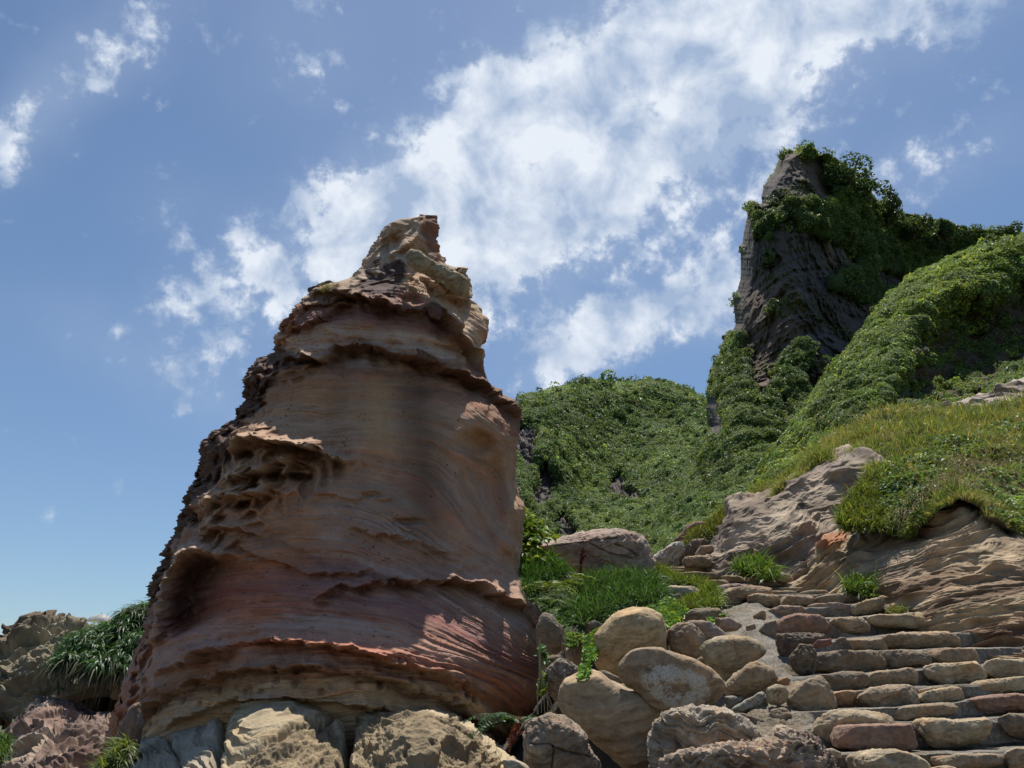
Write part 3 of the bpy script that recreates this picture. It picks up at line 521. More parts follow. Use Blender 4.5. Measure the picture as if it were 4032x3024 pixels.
BOULD = [
 ('boulder', z1((690,740),(705,610),(770,520),(860,430),(960,403),(1090,415),(1200,470),(1250,560),(1268,650),(1270,760),(1150,860),(1000,930),(880,950),(780,920),(710,850)), 7.9, 1.0, TAN, 'smooth', 96, None, 'large smooth tan boulder with grass overhanging its top edge'),
 ('boulder', z1((885,880),(900,830),(970,750),(1070,725),(1200,730),(1330,770),(1450,810),(1580,880),(1670,970),(1700,1060),(1700,1170),(1560,1192),(1400,1207),(1270,1203),(1130,1145),(1060,1065),(940,1005),(890,945)), 6.2, .5, (.33,.25,.17), 'smooth', 110, lichen, 'oval boulder with a white lichen patch on its flat shaded face'),
 ('boulder', z1((415,1150),(440,1040),(510,950),(600,910),(700,900),(800,985),(960,1060),(1030,1065),(1180,1160),(1260,1230),(1210,1300),(1150,1500),(1120,1700),(950,1680),(820,1560),(640,1400),(560,1310),(440,1220)), 6.5, .85, (.36,.29,.20), 'smooth', 110, None, 'big squarish pitted tan boulder tilted beneath the lichen-patched oval one'),
 ('boulder', z1((1138,1420),(1165,1300),(1230,1240),(1340,1215),(1500,1188),(1700,1188),(1780,1240),(1880,1310),(1960,1400),(1995,1480),(1930,1560),(1800,1640),(1700,1740),(1300,1760),(1150,1720)), 5.3, .8, (.35,.30,.235), 'layered', 120, None, 'pale grey-tan boulder with deeply striated layered face'),
 ('boulder', z1((95,1440),(140,1330),(250,1270),(340,1250),(440,1270),(530,1330),(600,1400),(625,1490),(700,1580),(720,1720),(500,1790),(250,1760),(140,1640)), 5.6, .85, (.27,.215,.16), 'bedded', 96, crack([[(-.8,.28),(-.2,.18),(.2,.0),(.9,-.12)],[(-.1,.15),(-.2,-.9)]], .07, .03), 'brown boulder split by crossing cracks at the bottom left of the heap'),
 ('boulder', z1((1262,640),(1275,580),(1330,530),(1430,512),(1500,570),(1540,630),(1560,690),(1510,770),(1480,815),(1400,805),(1300,745)), 7.9, .9, (.27,.215,.155), '', 60, None, 'brown flat-topped boulder touching the right side of the large tan one'),
 ('boulder', z1((1350,515),(1450,500),(1590,505),(1680,560),(1735,622),(1640,670),(1540,670),(1480,590)), 8.6, .9, (.27,.215,.18), '', 48, None, 'low dusky boulder between two tan boulders and the mortar slope'),
 ('rock_slab', z1((1345,440),(1450,408),(1660,400),(1672,440),(1650,485),(1540,505),(1400,505)), 9.3, .8, (.25,.20,.135), 'bedded', 48, None, 'dark flat slab with grass spilling over its left end'),
 ('cobble', z1((1612,482),(1740,473),(1845,532),(1800,575),(1700,585),(1640,555)), 8.8, .8, PNK, '', 36, None, 'small pinkish stone lying on the mortar beside the dark slab'),
 ('boulder', z1((1508,720),(1560,670),(1650,636),(1760,620),(1870,630),(1980,680),(2042,748),(1950,800),(1850,910),(1720,965),(1620,900),(1560,820)), 7.3, .9, (.31,.25,.165), 'smooth', 80, crack([[(.1,.7),(.2,.1)]], .01, .02), 'smooth tan boulder right of the lichen-patched oval, topped by mortar'),
 ('boulder', z1((1708,1020),(1760,940),(1880,850),(1960,828),(2080,880),(2125,930),(2100,1020),(1990,1078),(1850,1115),(1730,1100)), 6.4, .9, (.29,.23,.155), '', 72, None, 'brown boulder with a dark stain, below the smooth tan one'),
 ('rock_slab', z1((1760,1195),(1880,1120),(2000,1060),(2045,1090),(2035,1160),(1900,1205),(1790,1245)), 6.1, .9, (.27,.26,.22), 'bedded', 48, None, 'grey-green wedge of stone propped above a dark gap'),
 ('cobble', z1((1706,1100),(1780,1095),(1865,1110),(1790,1180),(1735,1205)), 6.3, .9, (.24,.23,.21), 'layered', 40, None, 'rough grey chip wedged beside the end of the oval boulder'),
 ('cobble', z1((2033,1080),(2050,1030),(2120,998),(2175,1018),(2205,1060),(2198,1130),(2130,1162),(2060,1150)), 6.0, .9, (.36,.30,.20), '', 56, hole, 'round yellowish knob of stone with a black-lined hollow'),
 ('cobble', z1((2110,985),(2130,962),(2190,940),(2225,960),(2212,1005),(2130,1010)), 6.3, .9, (.30,.19,.10), '', 30, None, 'orange-brown chip directly above the knob with the hollow'),
 ('cobble', z1((2038,1260),(2080,1200),(2170,1185),(2250,1250),(2235,1310),(2150,1345),(2060,1315)), 5.9, .9, (.26,.20,.13), 'bedded', 44, None, 'brown stone set below the knob with the black hollow'),
 ('boulder', z1((225,570),(280,440),(350,460),(420,550),(452,640),(440,720),(340,785),(240,775)), 8.3, 1.0, (.20,.165,.125), '', 60, None, 'dark rounded boulder wedged against the right side of the pinnacle'),
 ('boulder', z1((450,720),(540,665),(630,640),(665,780),(610,870),(520,850),(470,800)), 8.2, .9, (.25,.20,.165), '', 50, None, 'brown boulder with leafy runners hanging down its front'),
 ('boulder', z1((295,900),(400,800),(500,815),(570,880),(520,960),(450,1060),(430,1140),(350,1115),(300,1000)), 7.3, .9, (.22,.19,.15), 'crusty', 60, None, 'rough dark boulder under the dangling dry roots'),
 ('boulder', z1((270,810),(350,770),(440,780),(380,850),(310,900),(275,880)), 7.9, .9, (.19,.16,.12), '', 36, None, 'small shaded boulder behind the dangling dry roots'),
 ('cobble', z1((600,530),(680,495),(745,535),(715,595),(620,605)), 8.9, .9, (.14,.12,.095), '', 32, None, 'small round shadowed stone under the hanging grass'),
 ('rock_slab', z1((1185,240),(1290,228),(1460,235),(1525,278),(1420,305),(1360,352),(1290,355),(1230,310)), 10.6, .9, (.40,.34,.25), '', 44, None, 'pale flat stone lying alone in the bright green grass'),
 ('cobble', z1((1487,805),(1535,775),(1572,835),(1560,860),(1500,835)), 7.5, .9, (.33,.25,.17), '', 28, None, 'tiny tan stone pinched between three larger boulders'),
 ('cobble', z1((880,1000),(940,990),(1030,1050),(1000,1080),(930,1060)), 6.9, .9, (.31,.25,.17), '', 28, None, 'small tan stone tucked under the left tip of the oval boulder'),
 ('boulder', z1((700,900),(760,890),(900,960),(900,1010),(800,1020),(720,960)), 7.1, .9, (.20,.165,.12), '', 36, None, 'shadowed stone in the gap below the large tan boulder'),
 ('boulder', z1((1700,1250),(1850,1230),(2020,1280),(2060,1400),(1990,1500),(1850,1400)), 5.9, .9, (.17,.14,.105), '', 44, None, 'dark boulder in the hollow right of the striated one'),
 ('boulder', z3((235,560),(280,490),(400,440),(560,410),(720,386),(860,383),(970,400),(1050,450),(1115,500),(1145,590),(1165,640),(1162,745),(1100,775),(900,775),(640,765),(450,750),(380,650),(300,590)), 12.6, .75, (.37,.285,.235), 'bedded', 120,
   crack([[(-1.2,.20),(-.9,.30),(-.4,.33),(.0,.38),(.35,.42)],[(-.3,.25),(.2,.02),(.55,-.02),(.75,-.1)],[(.3,.25),(.6,.15),(.85,-.02)]], .05, .022), 'broad pinkish boulder with long cracks, sitting above the grass'),
 ('boulder', z2((190,1480),(200,1410),(245,1350),(290,1315),(340,1335),(450,1400),(520,1440),(480,1520),(300,1540)), 5.15, .9, (.42,.34,.24), '', 50, None, 'pale pointed stone rising behind the ragged pinkish outcrop'),
 ('rock_outcrop', z2((-560,1560),(-300,1540),(-130,1500),(0,1560-80),(100,1490),(200,1440),(290,1370),(400,1385),(500,1415),(560,1480),(640,1510),(720,1570),(800,1650),(830,1800),(400,1900),(0,1880),(-500,1850),(-640,1660)), 4.75, .8, (.40,.30,.225), 'bedded crusty', 150, bands, 'ragged pinkish outcrop with dark flaking crust at the bottom edge'),
 ('cobble', z1((-40,1600),(60,1590),(130,1620),(180,1670),(160,1740),(-20,1740)), 5.4, .8, (.42,.36,.26), 'smooth', 36, None, 'cream rounded stone at the bottom edge beside the cracked brown boulder'),
 ('cobble', z1((1870,535),(1940,520),(1955,562),(1880,580)), 8.4, .9, (.27,.22,.17), '', 24, None, 'lone little brown stone stuck in the mortar slope'),
 ('cobble', z2((630,1520),(700,1503),(768,1535),(768,1578),(700,1572)), 4.75, .9, (.37,.30,.21), 'smooth', 30, None, 'egg-shaped tan cobble left of the lowest step row'),
 ('cobble', z2((548,690),(590,650),(690,640),(698,682),(640,703),(560,712)), 7.15, .9, (.20,.105,.095), 'smooth', 32, None, 'purple-red cobble cemented at the left end of a step'),
 ('cobble', z2((725,650),(765,628),(810,632),(812,658),(740,664)), 7.3, .9, (.17,.14,.11), '', 24, None, 'small dark stone just right of the purple-red cobble'),
 ('boulder', z2((370,790),(450,690),(560,700),(575,800),(560,900),(470,942),(400,880)), 7.2, .9, (.17,.14,.10), 'crusty', 50, None, 'dark crusted boulder under the purple-red cobble'),
 ('boulder', z2((255,700),(270,610),(450,600),(640,610),(660,650),(520,700),(430,750),(400,820),(320,800)), 7.6, .8, (.155,.13,.10), 'crusty', 50, None, 'dark shaded rock under the large reddish step stone'),
 ('boulder', z2((250,165),(300,120),(370,133),(398,172),(340,200),(260,190)), 12.2, .9, (.31,.26,.18), 'smooth', 36, None, 'small rounded tan boulder beside grass at the foot of the banded bank'),
 ('boulder', z3((1376,630),(1400,590),(1500,578),(1620,590),(1635,640),(1620,668),(1400,670)), 14.0, .9, (.27,.21,.14), 'layered', 44, None, 'brown rock block sitting at the very top of the steps'),
 ('boulder', z3((1470,570),(1520,500),(1600,493),(1655,520),(1640,570),(1560,598)), 14.6, .9, (.26,.21,.155), '', 36, None, 'brown rock stacked behind the block at the top of the steps'),
 ('boulder', z3((1590,490),(1620,430),(1680,408),(1725,430),(1705,500),(1630,520)), 15.2, .9, (.18,.155,.14), '', 36, None, 'dark grey boulder under a grassy slope, topmost of its stack'),
 ('rock_outcrop', z3((1140,600),(1200,550),(1290,487),(1372,467),(1385,540),(1340,600),(1335,670),(1170,672)), 15.2, .8, (.42,.38,.32), 'layered', 64, None, 'whitish striped rock leaning beside the broad pinkish boulder'),
 ('rock_outcrop', z3((1375,520),(1450,458),(1590,448),(1610,510),(1500,570),(1460,600),(1385,620),(1340,672),(1320,640)), 15.6, .8, (.20,.15,.12), 'layered', 60, None, 'dark brown folded rock right of the whitish striped one'),
 ('rock_outcrop', z3((1290,480),(1370,400),(1400,340),(1480,310),(1565,318),(1510,380),(1420,430),(1380,478)), 16.4, .8, (.25,.16,.13), 'bedded', 60, None, 'reddish-brown rock with hollows, highest left of the grassy slope'),
]
for i, (nm, poly, Y, th, c, st, n, cf, lab) in enumerate(BOULD):
    stone(nm, poly, Y, th, c, n=n, style=st, seed=100+i, colf=cf, facets=4 if 'smooth' in st else 7, e=2.7, strat=-12 if i == 3 else (8 if i < 40 else 40),
          mat=M_FINE if 'smooth' in st else M_ROCK, rough=.05 if 'smooth' in st else .09, label=lab, category='boulder' if nm == 'boulder' else 'rock' if 'rock' in nm else 'stone',
          group='boulders heaped beside the steps' if nm in ('boulder', 'cobble') else None)
# ------------------------------------------------------------------ the stone steps, rows from the bottom up
ROWS = [
 [('tan', 'rounded', z2((805,1580),(900,1540),(1200,1528),(1330,1560),(1440,1620),(1455,1680),(1400,1780),(900,1780),(840,1640))), ('brown', 'thin flaky', z2((1430,1590),(1700,1550),(2060,1555),(2055,1610),(1900,1655),(1700,1665),(1500,1640))),
  ('tan', 'small low', z2((1470,1665),(1600,1640),(1700,1670),(1660,1740),(1500,1740))), ('brown', 'chunky', z2((2068,1540),(2150,1508),(2300,1510),(2330,1650),(2230,1720),(2110,1690)))],
 [('tan', 'big rounded', z2((545,1400),(580,1290),(700,1213),(900,1218),(1120,1243),(1215,1310),(1100,1360),(700,1410),(690,1485),(620,1498),(560,1475))), ('redbrown', 'long rough', z2((700,1400),(740,1340),(1000,1325),(1330,1318),(1350,1400),(1342,1500),(1250,1522),(980,1527),(760,1492),(708,1440))),
  ('tan', 'wide', z2((1340,1310),(1380,1280),(1700,1290),(1965,1268),(1975,1310),(1890,1430),(1700,1487),(1500,1492),(1440,1400))), ('dark', 'pitted', z2((2008,1270),(2100,1240),(2250,1238),(2360,1300),(2340,1400),(2212,1432),(2100,1400),(2050,1330)))],
 [('brown', 'long thin', z2((1158,1235),(1260,1185),(1440,1163),(1620,1148),(1692,1190),(1670,1232),(1500,1257),(1260,1277),(1200,1270))), ('redbrown', 'long reddish', z2((1765,1130),(1900,1100),(2212,1068),(2310,1090),(2310,1185),(2050,1217),(1880,1237),(1800,1190)))],
 [('brown', 'tall upright', z2((352,1040),(400,1000),(610,948),(650,1000),(700,1090),(722,1180),(640,1280),(560,1382),(480,1352),(400,1282),(362,1150))), ('orange', 'small orange-brown', z2((708,1080),(740,1055),(870,1048),(897,1080),(902,1140),(870,1167),(730,1177),(715,1140))),
  ('brown', 'blocky', z2((918,1100),(1010,1040),(1150,1013),(1330,1016),(1370,1130),(1372,1172),(1250,1202),(1060,1222),(950,1202),(913,1150))), ('tan', 'thin sliver-like', z2((1350,1052),(1480,1024),(1610,1021),(1500,1075),(1368,1078))),
  ('tan', 'wedge-shaped', z2((1362,1090),(1480,1052),(1640,1025),(1732,1040),(1732,1132),(1650,1147),(1420,1167),(1368,1130))), ('tan', 'long pale', z2((1793,1000),(1900,970),(2212,946),(2310,970),(2300,1032),(2100,1062),(1900,1082),(1820,1077)))],
 [('dark', 'recessed dark', z2((598,935),(800,905),(985,915),(985,985),(900,1052),(740,1102),(660,1005))), ('brown', 'long low', z2((978,945),(1040,905),(1300,876),(1370,888),(1397,950),(1380,992),(1200,1012),(1000,1037))),
  ('tan', 'faceted', z2((1428,865),(1500,846),(1820,833),(1900,870),(1932,940),(1800,987),(1560,1007),(1500,962),(1450,930))), ('tan', 'thick pale', z2((1907,840),(1990,803),(2212,813),(2310,860),(2300,940),(2212,952),(2020,962),(1940,922)))],
 [('dark', 'long dark', z2((568,795),(640,755),(820,740),(1040,748),(1112,830),(1082,882),(850,917),(700,914),(588,890))), ('dark', 'pockmarked', z2((1043,745),(1250,733),(1440,753),(1472,800),(1452,842),(1300,857),(1200,870),(1118,830))),
  ('brown', 'rounded brown', z2((1450,745),(1560,723),(1800,720),(1862,760),(1872,832),(1720,842),(1580,847),(1520,790)))],
 [('brown', 'squat', z2((838,650),(960,648),(1090,636),(1132,690),(1127,737),(1000,742),(880,722))), ('brown', 'longest lozenge', z2((1108,640),(1180,603),(1400,598),(1600,593),(1652,610),(1703,680),(1682,707),(1500,722),(1300,722),(1150,707)))],
 [('dark', 'dark egg-like', z2((133,570),(180,520),(260,503),(264,622),(250,652),(170,667),(143,630))), ('redbrown', 'large reddish', z2((260,520),(330,470),(420,450),(640,468),(687,520),(682,582),(620,607),(450,602),(270,622))),
  ('brown', 'smooth brown', z2((678,490),(760,476),(940,478),(988,520),(987,572),(920,602),(820,592),(740,550))), ('tan', 'long lumpy', z2((968,480),(1060,455),(1240,453),(1380,433),(1412,480),(1427,525),(1390,567),(1250,552),(1080,547)))],
 [('brown', 'small rounded', z2((83,460),(120,423),(178,418),(182,482),(100,517))), ('pink', 'pinkish', z2((176,430),(300,383),(460,388),(482,420),(460,452),(300,467),(188,467))), ('pink', 'thin-lipped', z2((478,400),(560,368),(760,356),(817,380),(822,402),(700,412),(500,427))),
  ('tan', 'tilted tan', z2((828,395),(960,343),(1120,308),(1162,340),(1174,385),(1100,422),(950,452),(878,457)))],
 [('brown', 'blocky', z2((43,310),(110,290),(270,298),(284,350),(272,380),(60,392),(43,350))), ('brown', 'plain low', z2((283,320),(340,303),(540,308),(557,345),(540,382),(300,382))), ('brown', 'long jagged', z2((558,325),(690,293),(850,288),(985,325),(900,352),(820,387),(690,372),(568,350)))],
 [('brown', 'dark blocky', z1((1668,300),(1750,250),(1900,233),(2090,250),(2105,292),(1900,312),(1800,385),(1720,405),(1678,350))), ('brown', 'flat', z2((186,265),(420,266),(432,297),(400,305),(218,302))), ('brown', 'rounded low', z2((438,290),(520,260),(680,260),(724,285),(600,312),(478,309)))],
 [('pink', 'long slab-like', z1((1628,225),(1800,213),(2050,238),(2085,272),(1900,284),(1680,274))), ('brown', 'thin', z2((245,252),(400,238),(545,241),(500,264),(330,264)))],
 [('brown', 'slim', z1((1528,182),(1700,178),(1748,195),(1742,218),(1560,218))), ('pink', 'long slim', z1((1795,210),(2000,193),(2180,198),(2195,232),(2050,238),(1850,228)))],
 [('dark', 'long dark', z1((1325,128),(1500,118),(1670,128),(1684,168),(1500,173),(1340,152))), ('brown', 'short', z1((1676,145),(1830,148),(1875,190),(1800,198),(1700,175))), ('tan', 'narrow', z1((1866,162),(2030,163),(2045,188),(1880,193)))],
 [('brown', 'thin', z1((1235,95),(1390,98),(1405,117),(1260,118))), ('tan', 'pale', z1((1616,102),(1800,103),(1895,113),(1908,143),(1780,133),(1640,123)))],
 [('tan', 'thin pale', z1((1175,75),(1300,78),(1590,88),(1615,117),(1500,113),(1250,100)))],
]
SC = dict(tan=(.37, .295, .195), brown=(.30, .23, .155), redbrown=(.27, .175, .13), dark=(.20, .16, .115), orange=(.33, .21, .125), pink=(.30, .225, .185))
ORD = ['lowest', 'second', 'third', 'fourth', 'fifth', 'sixth', 'seventh', 'eighth', 'ninth', 'tenth', 'eleventh', 'twelfth', 'thirteenth', 'fourteenth', 'fifteenth', 'topmost']
POS = ['first', 'second', 'third', 'fourth', 'fifth', 'sixth']
k = 0
for ri, row in enumerate(ROWS):
    for pi, (cn, adj, poly) in enumerate(row):
        a = np.array(poly); cx_ = a[:, 0].mean(); yt = a[:, 1].min()*.55+a[:, 1].max()*.45
        Y = float(plane_y(cx_, yt))+.05; big = np.ptp(a[:, 0]) > 110
        rowtx = 'topmost step row' if ri == 15 else 'lowest step row' if ri == 0 else f'{ORD[ri]} step row from the bottom'
        post = f'{adj} stone, {POS[pi]} from the left in the {rowtx}' if len(row) > 1 else f'{adj} stone, alone in the {rowtx}'
        stone('step_stone', poly, Y, .85 if big else .8, SC[cn], n=48 if big else 34, style='' if k % 3 else 'bedded', seed=300+k, facets=7, e=3.5, rough=.09, strat=4, grow=1.035, label=post, category='step stone', group='stones of the steps')
        k += 1
# ------------------------------------------------------------------ mortar under and between the step stones
def mortar():
    top = [2233, 2265, 2310, 2352, 2380, 2418, 2448, 2495, 2560, 2610, 2712, 2800, 2856, 2970, 3060, 3160]
    XS = np.array([2700, 2830, 2946, 3240, 3500, 3760, 4032, 4300.])
    R = np.array([   # photograph y of each row's lip at the XS stations
      [2228,2229,2232,2236,2240,2236,2232,2228], [2262,2262,2264,2268,2272,2262,2250,2240], [2310,2310,2312,2316,2318,2308,2296,2286], [2340,2342,2346,2338,2336,2330,2318,2306],
      [2412,2412,2410,2392,2364,2340,2320,2300], [2450,2450,2446,2434,2430,2418,2400,2385], [2560,2550,2542,2530,2504,2496,2490,2480], [2600,2596,2592,2575,2566,2558,2552,2545],
      [2690,2680,2672,2664,2646,2630,2606,2590], [2750,2745,2738,2728,2712,2700,2682,2668], [2830,2822,2812,2800,2786,2768,2738,2715], [2890,2880,2872,2862,2848,2838,2824,2810], [2985,2980,2974,2972,2970,2968,2950,2935], [3100]*8, [3250]*8], float)
    nx, ny = 800, 520; xs = np.linspace(2700, 4900, nx); ys = np.linspace(2232, 3200, ny); X, Yp = np.meshgrid(xs, ys)
    rl = np.stack([np.interp(xs, XS, r) for r in R]); wv = gnoise(np.stack([X/90, Yp/60, 0*X], -1), 3)*7; Yq = Yp+wv
    idx = np.zeros(X.shape); base = np.zeros(X.shape); nxt = np.zeros(X.shape)
    base[:] = rl[0][None]; nxt[:] = rl[0][None]
    for k in range(len(R)-1):
        m = Yq >= rl[k][None]; base = np.where(m, rl[k][None], base); nxt = np.where(m, rl[k+1][None], nxt)
    f = np.clip((Yq-base)/np.maximum(nxt-base, 1), 0, 1); st = sst(2960, 3140, X-(Yp-2500)*.35)
    ystep = base+(nxt-base)*sst(.86, 1.0, f)
    Yd = plane_y(X, Yp*(1-st)+ystep*st)+.12*(1-st)-.05*st+1.0*sst(2990, 2800, X)
    P = at_y(X, Yp, Yd); n = face_cam(P, grid_normals(P))
    h = fbm(P*2.5, 4, 3)*.05+fbm(P*12, 4, 7, .6)*.012*(1-.8*st)
    wp = worley(P*26, 13); h += (1-sst(.15, .5, wp))*.010*(1-.7*st)
    h = h*(1-.85*st*sst(.74, .84, f))*(1-.7*st*sst(.12, .0, f)); P = P+n*h[..., None]
    C = np.array([.235, .21, .175])*(1+.30*fbm(P*3, 4, 5)+.35*fbm(P*30, 3, 6, .7))[..., None]
    C = np.where((wp < .24)[..., None], C*1.5, C); C = mixc(C, C*np.array([.8, .68, .52]), sst(0, .4, fbm(P*1.7, 3, 9))*.7)
    mk('steps_mortar', P, grid_faces(ny, nx), M_MORT, C, kind='structure', label='grey gravelly mortar bedding the step stones', category='mortar')
mortar()
# ------------------------------------------------------------------ ground sheet
def ground():
    r = np.concatenate([np.linspace(0, 30, 150), 30*np.exp(np.linspace(0.02, 4.6, 90))]); th = np.linspace(0, 2*np.pi, 181)
    Rr, T = np.meshgrid(r, th, indexing='ij'); x = Rr*np.sin(T); y = Rr*np.cos(T)
    s = np.maximum(sst(1.7, 2.6, x), sst(-1.5, 1.0, x-.05*y)*sst(8.6, 9.6, y)); ramp = Z0+SL*np.clip(y, 0, 13.6)+.02*np.clip(y-13.6, 0, 200)
    z = ramp*s+(1-s)*np.clip(y-2, 0, 20)*.045-.28*s*sst(1, 4, y)
    z = z+fbm(np.stack([x*.5, y*.5, 0*x], -1), 4, 2)*.10*sst(1, 3, Rr)+fbm(np.stack([x*.02, y*.02, 0*x], -1), 3, 2)*1.0*sst(30, 80, Rr)
    P = np.stack([x, y, z], -1); C = np.array([.085, .07, .052])*(1+.4*fbm(P*1.3, 4, 8))[..., None]
    C = mixc(C, np.broadcast_to(np.array([.07, .09, .035]), C.shape), sst(18, 40, Rr))
    mk('ground', P, grid_faces(len(r), len(th)), M_SOIL, C, kind='structure', label='sandy earth under the rocks and steps', category='ground')
ground()
# ------------------------------------------------------------------ hills: surfaces in depth, rolled over at their crests
def relief(xs, ys, depth, roll=None):
    """xs, ys (n,m) photograph pixels; depth = function of them; roll = (distance to crest in px, width, extra metres)"""
    D = depth(xs, ys)
    if roll is not None:
        t = np.clip(roll[0]/roll[1], 0, 1); D = D+roll[2]*(1-np.sqrt(1-(1-t)**2))
    return at_d(xs, ys, D)
def back_skirt(P, rows=10, back=30., drop=1.0):
    """carry the crest on behind the hill so that it is not a sheet"""
    c = P[0]; d = c-CAM; d[:, 2] = 0; d /= np.linalg.norm(d, axis=1, keepdims=True)
    k = np.linspace(1, 0, rows+1)[:-1][:, None, None]
    B = c[None]+d[None]*back*k-np.array([0, 0, 1.])*(back*drop*k**1.6)
    return np.concatenate([B, P], 0)
def along(P, a): d = CAM-P; return P+d/np.linalg.norm(d, axis=-1, keepdims=True)*a[..., None]
def bushy(P, n, r, amp, seed):
    w = worley(P/r, seed); return n*((np.sqrt(np.clip(1-(w/.85)**2, 0, 1)))*amp)[..., None]
def scatter(P, n, mask, cnt, L0, W0, base, seed, up=.5, yel=.12, colmod=None, mat=None, lift=.5, parent=None, name='hillside_vegetation', crowns=None, **props):
    rg = np.random.default_rng(seed); h, w_ = P.shape[:2]
    A = np.linalg.norm(np.cross(P[1:, :-1]-P[:-1, :-1], P[:-1, 1:]-P[:-1, :-1]), axis=-1)
    # even in the picture, so weight area by 1/distance^2
    vv = P[:-1, :-1]-CAM; dp_ = vv@FWD; px = np.stack([vv@RGT/dp_, vv@UPV/dp_], -1); a_ = np.gradient(px, axis=0); b_ = np.gradient(px, axis=1); A = np.abs(a_[..., 0]*b_[..., 1]-a_[..., 1]*b_[..., 0]); A = np.minimum(A, np.median(A)*4)
    wgt = A*mask[:-1, :-1]; cdf = np.cumsum(wgt.ravel()); idx = np.searchsorted(cdf, rg.random(cnt)*cdf[-1]); i, j = np.unravel_index(np.minimum(idx, wgt.size-1), wgt.shape)
    a, b = rg.random((2, cnt, 1)); Q = P[i, j]*(1-a)*(1-b)+P[i+1, j]*a*(1-b)+P[i, j+1]*(1-a)*b+P[i+1, j+1]*a*b; nn = n[i, j]
    dist = np.linalg.norm(Q-CAM, axis=1); sz = (L0 if callable(L0) else (lambda d: L0*np.ones_like(d)))(dist)
    Q = Q+nn*(rg.random((cnt, 1))*lift*sz[:, None])
    c = greens(cnt, base, .30, yel, rg)
    if colmod is not None: c = colmod(c, Q, i, j)
    V, Fc, C = leaves(Q, nn, sz[:, None], sz[:, None]*W0, c, up, rg)
    if crowns:
        nc_, r0, r1, per = crowns; idx = np.searchsorted(cdf, rg.random(nc_)*cdf[-1]); ci, cj = np.unravel_index(np.minimum(idx, wgt.size-1), wgt.shape); Cn = P[ci, cj]; cd_ = np.linalg.norm(Cn-CAM, axis=1)
        rad = rg.uniform(r0, r1, nc_)*cd_; k_ = np.repeat(np.arange(nc_), per); d_ = rg.normal(0, 1, (len(k_), 3)); d_ /= np.linalg.norm(d_, axis=1, keepdims=True); rr_ = rad[k_]*(1-.35*rg.random(len(k_))**2)*(1+.25*gnoise(d_*1.7+k_[:, None]*3.1, 5))
        Qc = Cn[k_]+d_*rr_[:, None]*np.array([1, 1, .8])+n[ci, cj][k_]*(rad[k_]*.25)[:, None]; tone = np.exp(rg.normal(0, .28, nc_))[k_]; hue = np.where(rg.random(nc_) < .25, 1, 0)[k_]
        cc_ = greens(len(k_), base, .22, yel, rg)*tone[:, None]*np.where(hue[:, None] == 1, np.array([.75, .9, 1.0]), np.array([1., 1., 1.])); sc_ = sz.mean()*0+cd_[k_]*(sz/dist).mean()*1.15
        V2, F2, C2 = leaves(Qc, d_, sc_[:, None], sc_[:, None]*W0, cc_, .3, rg); V, Fc, C = join([(V, Fc, C), (V2, F2, C2)])
    return mk(name, V, Fc, mat or M_LEAF, C, smooth=False, parent=parent, **props)
ROCKD = np.array([.082, .070, .066])
